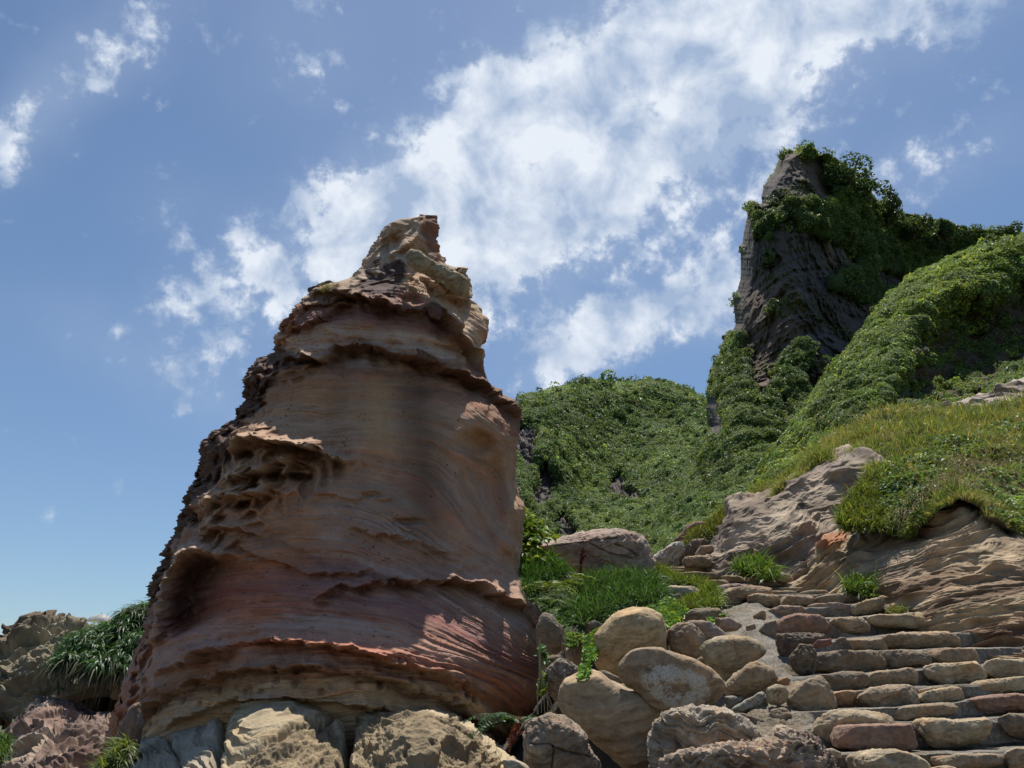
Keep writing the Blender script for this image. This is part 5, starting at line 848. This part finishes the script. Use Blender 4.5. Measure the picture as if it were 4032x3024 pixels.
left_rock('rock_outcrop', [(-300,2640),(-100,2600),(0,2572),(20,2535),(45,2530),(75,2495),(88,2476),(120,2468),(175,2460),(207,2463),(242,2478),(287,2494),(340,2520),(420,2560),(600,2580),(700,2600)], [(-300,3000),(0,2860),(100,2800),(200,2815),(300,2840),(700,2900)],
    [(0,2570),(175,2461),(287,2492),(420,2560),(650,2590),(-300,2700),(0,2850),(280,2830),(600,2850),(100,2650),(400,2680),(-300,3000)], [17.5,18,17.5,16.8,16.2,16.5,15.2,15.8,15.6,16.2,15.4,15], -300, 700, 420, 240, 5,
    [(.24,.205,.135),(.38,.33,.22),(.10,.07,.05)], .34, hollow=[(262,2752),(300,2725),(380,2715),(470,2715),(620,2720),(620,2880),(260,2880)], label='olive-tan weathered outcrop at the left edge with a dark hollow beneath it', category='rock outcrop')
left_rock('rock_outcrop', [(-200,3100),(0,3010),(15,2960),(45,2908),(75,2860),(100,2830),(140,2796),(165,2782),(190,2776),(250,2785),(300,2798),(320,2815),(345,2835),(380,2836),(430,2828),(470,2850),(600,2880)], [(-200,3250),(600,3250)],
    [(0,2980),(140,2796),(190,2778),(320,2812),(450,2830),(600,2880),(0,3200),(300,3200),(600,3200),(250,2950),(-200,3100)], [12,12.6,12.8,12.6,12.4,12,9.6,9.4,9.4,11,11.5], -200, 600, 420, 300, 8,
    [(.28,.19,.15),(.42,.33,.25),(.13,.085,.075)], .13, fr=1.5, label='low pinkish honeycombed rock at the bottom left corner', category='rock outcrop')
# ------------------------------------------------------------------ pale ledges below the pinnacle
def ledge_rock():
    tp = np.array([(380,3120),(420,3060),(450,3015),(500,2935),(560,2892),(640,2876),(760,2850),(850,2806),(880,2800),(905,2785),(935,2762),(1000,2738),(1060,2728),(1157,2742),(1244,2785),(1302,2820),(1360,2850),(1384,2856),(1400,2836),(1430,2802),(1470,2783),(1540,2768),(1606,2770),(1708,2812),(1844,2886),(1945,2954),(2030,3015),(2120,3090)])
    nx, ny = 900, 330; xs = np.linspace(380, 2120, nx); t = np.interp(xs, tp[:, 0], tp[:, 1])+gnoise(np.stack([xs/30, 0*xs, 0*xs], -1), 3)*4; v = np.linspace(0, 1, ny)[:, None]; Y = t+(3330-t)*v; X = np.repeat(xs[None], ny, 0)
    dp = rbf([(450,3020),(640,2880),(860,2810),(1060,2730),(1360,2850),(1540,2770),(1844,2886),(2060,3040),(500,3330),(1000,3330),(1500,3330),(2100,3330),(1060,2950),(1650,2980),(700,3020)], [8.0,8.3,8.4,8.5,8.2,8.3,7.6,7.2,6.2,5.6,5.4,5.6,6.9,6.5,7.1])
    P = relief(X, Y, dp, (np.maximum(Y-t[None], 0), 70, .9)); n = face_cam(P, grid_normals(P)); w = fbm(P*1.1, 4, 5); wb = np.stack([X/24, Y/24, 0*X], -1); wx = X+fbm(wb, 3, 61)*7; wy = Y+fbm(wb, 3, 62)*7
    h = 0*X
    for pts, dpt, wd in (([(1388,2850),(1376,2930),(1368,3000),(1352,3120),(1340,3330)], .42, 15), ([(905,2785),(886,2850),(872,2930),(852,3000),(838,3120),(830,3330)], .34, 12), ([(640,2875),(690,2960),(720,3060),(700,3330)], .10, 10), ([(1390,2900),(1300,2880),(1240,2925),(1130,2945),(1010,2990),(900,3010)], .07, 9), ([(455,3010),(560,2960),(700,2935),(860,2925)], .08, 9)):
        d, s, tt = line_d(wx, wy, pts); h -= dpt*np.exp(-(d/wd)**1.3)
    h += .20*np.exp(-((X-1130)/230)**2-((Y-2900)/140)**2)+.22*np.exp(-((X-1640)/250)**2-((Y-2960)/130)**2)
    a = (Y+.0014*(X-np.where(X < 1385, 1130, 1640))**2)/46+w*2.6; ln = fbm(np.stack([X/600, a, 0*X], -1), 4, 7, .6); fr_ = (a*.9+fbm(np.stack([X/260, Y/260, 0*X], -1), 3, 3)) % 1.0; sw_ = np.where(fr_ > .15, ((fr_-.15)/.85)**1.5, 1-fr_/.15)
    h += ln*.035+sw_*.045*sst(-.3, .3, fbm(P*1.5, 3, 12))
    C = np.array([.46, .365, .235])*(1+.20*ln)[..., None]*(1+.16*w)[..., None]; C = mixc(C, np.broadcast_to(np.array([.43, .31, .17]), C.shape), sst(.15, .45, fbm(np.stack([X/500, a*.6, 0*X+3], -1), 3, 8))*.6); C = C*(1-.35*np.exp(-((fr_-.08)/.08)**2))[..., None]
    ro = np.maximum(np.maximum(soft_poly(wx, wy, [(1080,2960),(1120,2930),(1180,2905),(1260,2915),(1330,2950),(1360,2990),(1350,3330),(900,3330),(960,3010)], 10), soft_poly(wx, wy, [(1440,2940),(1480,2860),(1540,2835),(1620,2842),(1750,2868),(1850,2930),(1960,3024),(2060,3330),(1380,3330),(1400,3010)], 10)), soft_poly(wx, wy, [(1396,2850),(1430,2810),(1440,2940),(1400,3010),(1380,3010)], 8)*.7)
    rr = ridged(P*np.array([3., 3., 6.]), 5, 16, .62); p_ = worley(P*9, 5); pk = (1-sst(.12, .34, p_))*sst(-.2, .2, gnoise(P*2.5, 9)); h += ro*((rr-.6)*.11-.03-pk*.03); C = mixc(C, np.array([.25, .19, .115])*(1+.5*fbm(P*6, 4, 5))[..., None], ro*.92)*(1-.5*pk*ro)[..., None]
    gy = sst(900, 840, X); C = mixc(C, np.array([.36, .315, .25])*(1+.3*ln)[..., None], gy*.8)
    P = P+n*h[..., None]; P = back_skirt(P, 5, 1.5, .6); C = np.concatenate([np.repeat(C[:1], 5, 0), C])
    mk('rock_outcrop', P, grid_faces(*P.shape[:2]), M_ROCK, C, label='pale cracked bedrock with swirling bands and brown pockmarked faces below the pinnacle', category='rock outcrop')
ledge_rock()
stone('rock_slab', [(400,3060),(430,2960),(480,2860),(515,2790),(545,2740),(560,2860),(530,3000),(490,3100)], 8.6, .6, (.22,.155,.12), n=60, style='bedded', seed=505, facets=2, strat=65, mat=M_ROCK, label='dark brown leaning slab at the lower left foot of the pinnacle', category='rock slab')
# crust pieces that jut out of the pinnacle
for i, (poly, Y, th, c) in enumerate([
  (zd((1108,1278),(1122,1272),(1140,1290),(1165,1318),(1176,1340),(1162,1362),(1150,1352),(1130,1330),(1116,1305)), 9.8, .6, (.30,.20,.16)),
  (zd((338,1270),(350,1262),(366,1268),(372,1290),(358,1300),(342,1290)), 10.6, .8, (.14,.10,.085)), (zd((337,1275),(330,1268),(345,1250),(358,1248),(362,1262)), 10.9, .8, (.12,.085,.075)),
  (zd((368,1188),(378,1180),(392,1186),(394,1204),(380,1212)), 10.8, .8, (.17,.13,.10)), (zd((664,622),(680,620),(706,606),(722,612),(735,622),(700,632),(672,634)), 10.7, .8, (.11,.08,.075)),
  (zd((870,545),(895,538),(925,560),(975,585),(1010,603),(1014,640),(1000,642),(960,615),(920,592),(885,575)), 10.0, .7, (.33,.28,.20)), (zd((1015,690),(1035,678),(1052,712),(1048,738),(1026,748),(1018,730)), 10.9, .9, (.15,.10,.08)),
  (zd((922,662),(932,652),(948,658),(956,674),(948,690),(930,684)), 9.75, .6, (.15,.09,.08)), (zd((898,752),(915,758),(945,775),(938,782),(905,772)), 9.4, .5, (.16,.105,.085))]):
    stone('crust', poly, Y, th, c, parent=spire, n=44, style='crusty' if i not in (0, 5) else 'bedded', seed=600+i, facets=3, e=2.2, rough=.2)
# ------------------------------------------------------------------ grass and plants among the boulders
def on_plane(pts, lift=0.): pts = np.asarray(pts, float); return at_y(pts[:, 0], pts[:, 1], plane_y(pts[:, 0], pts[:, 1], lift))
def mound(name, poly, Y, th, c, seed, **props): return stone(name, poly, Y, th, c, n=40, seed=seed, mat=M_SOIL, facets=0, rough=.2, **props)
rg = np.random.default_rng(77)
GR = [  # (outline, depth near/top, count, blade length, colour, yellow share, label)
 (z3((430,790),(520,760),(640,765),(820,740),(1000,745),(1165,765),(1200,830),(1230,900),(1250,960),(1180,990),(1050,1000),(860,1010),(780,1080),(700,1120),(600,1150),(510,1110),(520,1020),(600,900),(560,840)), (11.3, 9.0), 16000, .20, (.075,.155,.045), .10, 'long blue-green grass hanging over the large tan boulder', 30),
 (z3((60,640),(150,560),(330,600),(430,690),(445,750),(400,790),(250,800),(200,900),(150,940),(80,800)), (11.4, 9.8), 11000, .17, (.065,.15,.035), .12, 'feathery bright grass tuft beside the pinnacle', 20),
 (z3((1170,670),(1240,680),(1330,740),(1500,780),(1640,830),(1665,900),(1660,985),(1500,1005),(1400,1010),(1340,960),(1520,900),(1500,830),(1330,800),(1190,790)), (12.6, 9.6), 8000, .13, (.13,.20,.04), .3, 'yellow-green grass around the pale flat stone', 15),
 (z3((1770,690),(1850,640),(1960,600),(2050,680),(2110,760),(2050,780),(1900,740),(1830,720)), (13.0, 12.0), 1500, .22, (.12,.22,.04), .2, 'tuft of grass at the upper right side of the steps', 25),
 (z2((800,235),(850,180),(960,215),(1060,160),(1140,90),(1150,130),(1060,250),(1000,325),(900,290),(820,270)), (11.6, 10.6), 1600, .20, (.12,.22,.045), .25, 'grass tuft at the foot of the golden-brown bank', 25),
 (z3((1385,500),(1450,420),(1540,360),(1620,300),(1700,230),(1760,190),(1740,270),(1715,380),(1690,410),(1560,440),(1450,470)), (17.5, 15.5), 7000, .20, (.15,.19,.045), .3, 'grassy slope spilling down left of the banded bank', 15),
 ([(3465,1835),(3390,1915),(3333,1985),(3300,2065),(3325,2095),(3430,2095),(3540,2112),(3620,2060),(3560,1930)], (13.6, 11.2), 14000, .20, (.14, .20, .045), .3, 'grass and straw hanging over the gap between the two banks', 20),
 (z8((430,740),(500,700),(590,680),(560,730),(470,755)), (17.5, 17.0), 900, .25, (.15,.22,.04), .3, 'small bright grass patch above the banded bank', 10),
 ([(385,3060),(420,3000),(470,2950),(520,2915),(515,2945),(480,2990),(450,3060)], (7.6, 7.4), 900, .14, (.16,.24,.07), .3, 'light green grass at the lower left foot of the pinnacle', 10),
 ([(-30,2930),(0,2905),(45,2905),(30,2960),(0,3010),(-30,3000)], (11.2, 10.4), 900, .16, (.10,.19,.05), .2, 'small grass patch in the bottom left corner', 10),
 (z2((1140,420),(1200,400),(1330,395),(1300,420),(1240,440),(1160,440)), (10.2, 9.7), 500, .10, (.14,.18,.06), .3, 'sparse grass blades behind the long lumpy step stone', 10),
 (z2((540,240),(640,235),(720,240),(700,262),(560,258)), (12.0, 11.6), 500, .10, (.13,.20,.05), .3, 'low grass strip below the banded banks', 10),
]
for poly, (Yt, Yb), cnt, ln, c, yel, lab, fringe in GR:
    q = pts_in(poly, cnt, rg); a = np.array(poly); f = np.clip((q[:, 1]-a[:, 1].min())/np.ptp(a[:, 1]), 0, 1); Q = at_y(q[:, 0], q[:, 1], Yt+(Yb-Yt)*f+rg.normal(0, .10, cnt))
    cc = greens(cnt, np.array(c)*.62, .42, yel, rg); d = np.stack([rg.normal(0, .6, cnt), -rg.uniform(.1, .9, cnt), rg.uniform(-.1, .9, cnt)], -1)
    V, Fc, C = blades(Q, d, ln*np.exp(rg.normal(0, .3, cnt)), ln*.07+.002, rg.uniform(.3, 2.2, cnt), cc, rg, 3)
    mk('grass', V, Fc, M_BLADE, C, kind='stuff', label=lab, category='grass')
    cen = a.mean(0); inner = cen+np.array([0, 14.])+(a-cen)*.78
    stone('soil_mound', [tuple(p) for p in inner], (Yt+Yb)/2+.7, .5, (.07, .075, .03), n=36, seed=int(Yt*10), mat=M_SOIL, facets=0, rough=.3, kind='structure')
# small round-leaved creepers
CR = [(z3((1040,1000),(1180,960),(1260,900),(1340,960),(1420,1000),(1350,1080),(1290,1140),(1220,1090),(1200,1040)), (9.3, 8.4), 1500, .045, (.14,.24,.04), 'round-leaved creeper between the large tan boulder and the dark slab'),
      (z3((600,1230),(680,1170),(740,1140),(720,1210),(690,1290),(690,1380),(640,1420),(605,1390)), (8.2, 7.5), 700, .045, (.13,.24,.04), 'leafy runner hanging down left of the large tan boulder'),
      (z3((565,1480),(600,1430),(640,1450),(630,1520),(600,1555),(570,1530)), (6.4, 6.2), 130, .045, (.13,.25,.04), 'leafy tip of the runner draped on the squarish boulder'),
      (z3((455,1220),(500,1180),(590,1200),(560,1260),(510,1300),(470,1280)), (8.2, 8.0), 260, .045, (.15,.24,.05), 'pale leafy sprigs above the brown boulder beside the roots'),
      (z3((350,1080),(430,1000),(500,1010),(520,1090),(460,1130),(400,1140)), (9.3, 8.8), 700, .05, (.07,.14,.03), 'dark leafy shrubs under the ferns'),
      (z3((1290,900),(1400,1020),(1500,990),(1660,1000),(1640,1020),(1420,1040)), (9.8, 9.4), 300, .03, (.15,.24,.05), 'creeping leaves along the top of the dark slab'),
      (z3((1570,1070),(1620,1060),(1610,1110),(1580,1100)), (8.8, 8.7), 60, .035, (.14,.25,.05), 'few green leaves in the gap above the pinkish cobble'),
      (z3((1670,1040),(1710,1030),(1700,1065)), (9.2, 9.2), 50, .03, (.15,.26,.05), 'tiny green sprig at the right end of the dark slab'),
      (z3((240,1310),(260,1280),(320,1370),(310,1440),(270,1420)), (7.9, 7.8), 70, .045, (.09,.17,.05), 'a few shaded leaves hanging beside the pinnacle foot'),
      (z3((230,1640),(270,1480),(310,1500),(300,1640),(270,1690)), (7.3, 7.2), 90, .045, (.16,.22,.05), 'yellowing leaves on the dangling roots')]
for poly, (Yt, Yb), cnt, sz, c, lab in CR:
    q = pts_in(poly, cnt, rg); a = np.array(poly); f = np.clip((q[:, 1]-a[:, 1].min())/np.ptp(a[:, 1]), 0, 1); Q = at_y(q[:, 0], q[:, 1], Yt+(Yb-Yt)*f-rg.random(cnt)*.12)
    V, Fc, C = leaves(Q, np.tile([0, -.6, .6], (cnt, 1)), sz*1.3, sz, greens(cnt, c, .25, .2, rg), .5, rg); mk('creeper', V, Fc, M_LEAFG, C, smooth=False, kind='stuff', label=lab, category='creeper')
# broad-leaved bush beside the pinnacle
def bush(name, poly, Yt, Yb, dep, cnt, sz, c, yel, seed, stems, **props):
    r = np.random.default_rng(seed); a = np.array(poly); cen = a.mean(0); base = at_y(cen[0], a[:, 1].max(), (Yt+Yb)/2+.1); e = empty(name, (0, 0, 0), **props)
    parts = []; tips = []
    for k in range(stems):
        q = pts_in([tuple(p) for p in cen+(a-cen)*.8], 1, r)[0]; tip = at_y(q[0], q[1], Yt+(Yb-Yt)*r.random()+r.normal(0, dep*.3)); mid = (base+tip)/2+r.normal(0, .08, 3); V, Fc = tube(spl([base+r.normal(0, .04, 3), mid, tip], 8), .014, .004, 5); parts.append((V, Fc, np.tile([.12, .09, .05], (len(V), 1)))); tips.append(tip)
    V, Fc, C = join(parts); mk('stems', V, Fc, M_DRY, C, parent=e)
    q = pts_in(poly, cnt, r); f = np.clip((q[:, 1]-a[:, 1].min())/np.ptp(a[:, 1]), 0, 1); Q = at_y(q[:, 0], q[:, 1], Yt+(Yb-Yt)*f+r.normal(0, dep, cnt))
    V, Fc, C = leaves(Q, np.tile([.1, -.5, .6], (cnt, 1)), sz*1.5, sz*.8, greens(cnt, c, .3, yel, r), .5, r); mk('foliage', V, Fc, M_LEAFG, C, smooth=False, parent=e)
bush('shrub', z3((105,215),(150,210),(210,270),(260,300),(300,370),(380,440),(330,450),(250,470),(200,540),(120,520),(85,480),(95,330)), 11.8, 11.3, .22, 900, .085, (.12,.20,.03), .3, 3, 14, label='glossy yellow-green broad-leaved shrub growing against the right side of the pinnacle', category='shrub')
bush('shrub', z3((110,520),(230,500),(330,560),(340,600),(200,620),(120,600)), 11.3, 11.0, .15, 500, .06, (.14,.19,.035), .5, 4, 8, label='yellowish leafy plant just left of the broad pinkish boulder', category='shrub')
# ferns: rachis with paired leaflets
def fern(x, y, Y, n, L0, c, seed, up=1., **props):
    r = np.random.default_rng(seed); b = at_y(np.array(x), np.array(y), Y); e = empty('fern', tuple(b), **props)
    for k in range(n):
        az = r.uniform(0, 2*np.pi); d = np.array([math.cos(az), -abs(math.sin(az))*.9, r.uniform(.3, 1.1)*up]); d /= np.linalg.norm(d); ln = L0*r.uniform(.7, 1.2); pts = []; p = np.zeros(3)
        for s in range(15): pts.append(p.copy()); p = p+d*ln/14; d = d+np.array([0, 0, -.11]); d /= np.linalg.norm(d)
        pts = np.array(pts); Vs, Fs = tube(pts, .004, .0015, 4); T = np.gradient(pts, axis=0); T /= np.linalg.norm(T, axis=1, keepdims=True); sd_ = np.cross(T, [0, 0, 1.]); sd_ /= np.linalg.norm(sd_, axis=1, keepdims=True)+1e-9; PP, DD, LL = [], [], []
        for s in range(2, 15):
            for g in (-1, 1): PP.append(pts[s]); DD.append(sd_[s]*g+T[s]*.45+np.array([0, 0, -.1])); LL.append(ln*.24*math.sin(math.pi*(s/15)**.7)+.01)
        cc = greens(len(PP), c, .12, .1, r); V, Fc, C = blades(np.array(PP), np.array(DD), np.array(LL), .016, .3, cc, r, 2); V, Fc, C = join([(V, Fc, C), (Vs, Fs, np.tile(np.array(c)*.8, (len(Vs), 1)))])
        mk('frond', V, Fc, M_LEAF, C, parent=e)
fern(*z3((310,860))[0], 9.9, 16, .42, (.15,.22,.03), 5, label='yellow-green fern between the feathery grass and the blue-green grass', category='fern')
fern(*z3((500,800))[0], 10.4, 10, .34, (.17,.23,.03), 6, label='small yellowish fern by the red seed stalk', category='fern')
fern(*z3((330,990))[0], 9.3, 10, .34, (.07,.13,.03), 7, label='dark green fern above the dark rounded boulder', category='fern')
fern(*z1((40,1330))[0], 6.3, 12, .36, (.045,.10,.035), 8, label='shaded dark fern at the foot of the pinnacle', category='fern')
# seed stalks
def stalk(arms, Y, c, sz, seed, **props):
    r = np.random.default_rng(seed); e = empty('seed_stalk', (0, 0, 0), **props)
    for pts, n in arms:
        P3 = at_y(np.array([p[0] for p in pts]), np.array([p[1] for p in pts]), Y); s = spl(P3, 14); V, Fc = tube(s, .008, .004, 5); st_ = mk('stem', V, Fc, M_DRY, np.tile(np.array(c)*.8, (len(V), 1)), parent=e)
        i = r.integers(int(len(s)*.35), len(s), n); Q = s[i]+r.normal(0, sz*.9, (n, 3)); V, Fc, C = leaves(Q, r.normal(0, 1, (n, 3)), sz*1.4, sz, np.array(c)*np.exp(r.normal(0, .25, (n, 1))), 0, r); o = mk('seeds', V, Fc, M_DRY, C, parent=st_, smooth=False, kind='stuff')
stalk([(z3((575,830),(572,740),(572,640),(590,505)), 260), (z3((574,640),(590,600),(615,560)), 80)], 10.6, (.12,.035,.03), .016, 1, label='dark red dried seed stalk standing before the broad pinkish boulder', category='seed stalk')
stalk([(z1((10,1540),(30,1440),(60,1350),(95,1275)), 300), (z1((60,1350),(120,1380),(180,1420)), 60)], 6.1, (.33,.10,.05), .013, 3, label='rusty orange dried flower stalk in front of the shaded fern', category='seed stalk')
# dangling roots
RT_ = [((250,640),(245,800),(250,950),(235,1100),(228,1260)), ((250,800),(270,950),(300,1080),(330,1180),(405,1255)), ((255,850),(275,1000),(285,1120),(290,1240)), ((250,700),(258,900),(268,1050),(262,1250)), ((262,900),(300,1050),(345,1160),(360,1250)), ((400,520),(430,600),(455,680),(440,750),(395,810)), ((420,540),(460,620),(450,720),(460,790),(520,890)), ((240,1000),(232,1100),(240,1250)), ((245,900),(290,1010),(310,1100),(315,1240)), ((440,560),(425,680),(430,760),(410,800))]
for i, r_ in enumerate(RT_):
    p = z1(*r_); P3 = at_y(np.array([a for a, b in p]), np.array([b for a, b in p]), 7.15 if i not in (5, 6, 9) else 7.7); V, Fc = tube(spl(P3, 16), .007, .004, 5)
    mk('dry_root', V, Fc, M_DRY, np.tile([.30, .24, .15], (len(V), 1)), label=['thin dry root hanging in the dark gap beside the pinnacle', 'dry root curving over the rough dark boulder'][1 if i in (5, 6, 9) else 0], category='root', group='roots curving over the rough dark boulder' if i in (5, 6, 9) else 'dry roots dangling beside the pinnacle')
# screw-pine clump on the left rock
def rosettes():
    r = np.random.default_rng(9); e = empty('screw_pine_thicket', (0, 0, 0), label='thicket of long strap-like leaves draped over the olive-tan outcrop', category='thicket')
    poly = [(275,2520),(300,2500),(345,2478),(400,2462),(440,2448),(480,2415),(540,2392),(640,2382),(680,2400),(660,2480),(620,2560),(560,2620),(470,2640),(380,2630),(300,2610),(225,2600),(240,2560)]
    q = pts_in(poly, 420, r); a = np.array(poly); g = []; dd = []
    for x, y in q:
        if 330 < x < 452 and y < 2462: continue
        f = (y-2382)/260; Y = 15.6-1.7*f+r.normal(0, .2); b = at_y(np.array(x), np.array(y), Y); n = 22; az = r.uniform(0, 2*np.pi, n); el = r.uniform(-.1, 1.2, n)*(1-.6*f)
        d = np.stack([np.cos(az), np.sin(az)*.8-.3, el], -1); c = greens(n, (.045,.105,.028), .25, .06, r)
        g.append(blades(np.repeat(b[None], n, 0)+r.normal(0, .02, (n, 3)), d, r.uniform(.24, .46, n), .024, r.uniform(1.2, 3.2, n)*(1+f), c, r, 5))
        if f > .72:
            m = 5; az = r.uniform(0, 2*np.pi, m); dd.append(blades(np.repeat(b[None], m, 0)-np.array([0, 0, .05]), np.stack([np.cos(az)*.6, -np.abs(np.sin(az))*.6, r.uniform(-.6, .1, m)], -1), r.uniform(.35, .7, m), .026, r.uniform(1.5, 4, m), np.array([.11,.10,.07])*np.exp(r.normal(0, .35, (m, 1))), r, 4))
    V, Fc, C = join(g); mk('foliage', V, Fc, M_BLADE, C, parent=e); V, Fc, C = join(dd); mk('dead_leaves', V, Fc, M_DRY, C, parent=e)
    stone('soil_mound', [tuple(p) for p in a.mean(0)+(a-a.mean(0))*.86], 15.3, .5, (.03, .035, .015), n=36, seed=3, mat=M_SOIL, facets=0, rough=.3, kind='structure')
    e2 = empty('screw_pine', (0, 0, 0), label='small strap-leaved plant on a thin stem below the thicket', category='plant'); g = []
    P3 = at_y(np.array([232, 228, 222.]), np.array([2740, 2690, 2645.]), 14.2); V, Fc = tube(spl(P3, 8), .02, .014, 6); mk('stem', V, Fc, M_DRY, np.tile([.12, .1, .07], (len(V), 1)), parent=e2)
    for b, n in ((P3[-1], 30), (P3[0]+np.array([0, 0, .1]), 22)):
        az = r.uniform(0, 2*np.pi, n); g.append(blades(np.repeat(b[None], n, 0), np.stack([np.cos(az), -np.abs(np.sin(az))*.7, r.uniform(.0, 1, n)], -1), r.uniform(.16, .30, n), .02, r.uniform(1.5, 3, n), greens(n, (.06,.13,.04), .2, .1, r), r, 4))
    V, Fc, C = join(g); mk('foliage', V, Fc, M_BLADE, C, parent=e2)
rosettes()
# small tuft near the top of the pinnacle
b = at_y(np.array(715.)*DS, np.array(627.)*DS, 10.2); n = 160; az = rg.uniform(0, 6.28, n)
V, Fc, C = blades(b+rg.normal(0, 1, (n, 3))*np.array([.09, .05, .015]), np.stack([np.cos(az)*.7, np.sin(az)*.7, rg.uniform(.2, 1, n)], -1), rg.uniform(.06, .17, n), .006, rg.uniform(.5, 2.5, n), greens(n, (.16,.18,.07), .2, .3, rg, .3), rg, 3)
mk('grass_tuft', V, Fc, M_BLADE, C, label='small dry tuft of grass growing high on the left shoulder of the pinnacle', category='grass tuft')
# umbrella showing above the thicket
def umbrella():
    t = at_y(np.array(400.), np.array(2418.), 29.0); e = empty('umbrella', tuple(t), label='pale grey open umbrella peeking over the strap-leaved thicket', category='umbrella'); R_, H = .47, .26; k = 8; m = 10; V = []
    for i in range(m+1):
        s = i/m; rr = R_*math.sin(s*1.25)/math.sin(1.25); zz_ = -H*(1-math.cos(s*1.25))/(1-math.cos(1.25))
        for j in range(48):
            th = j/48*2*math.pi; sc2 = 1-.06*s*abs(math.sin(th*k/2))**.7*1.0; V.append((rr*sc2*math.cos(th), rr*sc2*math.sin(th), zz_))
    V = np.array(V); Fc = grid_faces(m+1, 48, True); C = np.tile([.50, .50, .52], (len(V), 1)); th = np.tile(np.arange(48), m+1)//6 % 2; C = np.where(th[:, None] == 0, C*.72, C)
    c_ = mk('canopy', V, Fc, M_LEAFG, C, parent=e)
    for j in range(k):
        a = j/k*2*math.pi; V, Fc = tube([(R_*math.sin(s*1.25)/math.sin(1.25)*math.cos(a), R_*math.sin(s*1.25)/math.sin(1.25)*math.sin(a), -H*(1-math.cos(s*1.25))/(1-math.cos(1.25))-.004) for s in np.linspace(0, 1, 8)], .002, .002, 4); mk('rib', V, Fc, M_DRY, np.tile([.3, .3, .3], (len(V), 1)), parent=c_)
    V, Fc = tube([(0, 0, -.72), (0, 0, -.3), (0, 0, 0)], .006, .006, 6); mk('shaft', V, Fc, M_DRY, np.tile([.1, .1, .1], (len(V), 1)), parent=e)
    V, Fc = tube([(0, 0, -.01), (0, 0, .03), (0, 0, .075)], .008, .003, 6); mk('ferrule', V, Fc, M_DRY, np.tile([.05, .05, .05], (len(V), 1)), parent=e)
    V, Fc = tube([(0, 0, -.72), (0, 0, -.78), (0, 0, -.84)], .014, .012, 8); mk('handle', V, Fc, M_DRY, np.tile([.05, .04, .04], (len(V), 1)), parent=e)
umbrella()

# small trees that stand out on the skylines
def tree(x, y, D, r, c, seed, **props):
    rr = np.random.default_rng(seed); top = at_d(np.array(float(x)), np.array(float(y)), D); base = top-np.array([0, 0, r*1.5]); e = empty('tree', (0, 0, 0), **props); parts = []
    for k in range(7):
        tip = top+rr.normal(0, .45, 3)*r*np.array([1, 1, .5])-np.array([0, 0, r*.5]); V, Fc = tube(spl([base, (base+tip)/2+rr.normal(0, .1, 3)*r, tip], 8), r*.07, r*.02, 5); parts.append((V, Fc, np.tile([.09, .07, .05], (len(V), 1))))
    V, Fc, C = join(parts); mk('trunk', V, Fc, M_DRY, C, parent=e)
    m = 14; cc = top+rr.normal(0, 1, (m, 3))*r*np.array([.5, .5, .28])-np.array([0, 0, r*.45]); cr_ = rr.uniform(.28, .5, m)*r; k = np.repeat(np.arange(m), 130); d = rr.normal(0, 1, (len(k), 3)); d /= np.linalg.norm(d, axis=1, keepdims=True)
    Q = cc[k]+d*(cr_[k]*(1-.4*rr.random(len(k))**2))[:, None]; V, Fc, C = leaves(Q, d, D*.0036, D*.0022, greens(len(k), c, .28, .08, rr)*np.exp(rr.normal(0, .2, m))[k][:, None], .4, rr); mk('crown', V, Fc, M_LEAF, C, smooth=False, parent=e)
for x, y, D, r, c, lab in ((1285*DS, 822*DS, 228, 5.2, (.10, .15, .06), 'round-crowned tree standing out on top of the distant hill'), (1812*DS, 362*DS, 96, 3.6, (.075, .12, .04), 'dark bushy tree just below the summit of the rock peak'), (1838*DS, 392*DS, 97, 2.6, (.08, .125, .04), 'lower bushy tree on the right shoulder of the rock peak'),
                           (1905*DS, 440*DS, 102, 2.4, (.08, .12, .04), 'bush on the skyline midway down the right shoulder of the peak'), (1962*DS, 470*DS, 106, 2.3, (.08, .12, .045), 'rounded bush at the start of the level right-hand skyline'), (2035*DS, 484*DS, 108, 1.8, (.08, .12, .045), 'small bush poking above the middle of the level skyline'), (2150*DS, 505*DS, 110, 2.2, (.08, .12, .045), 'bush on the skyline near the right edge')):
    tree(x, y, D, r, c, int(x), label=lab, category='tree', group='small trees on the skylines')
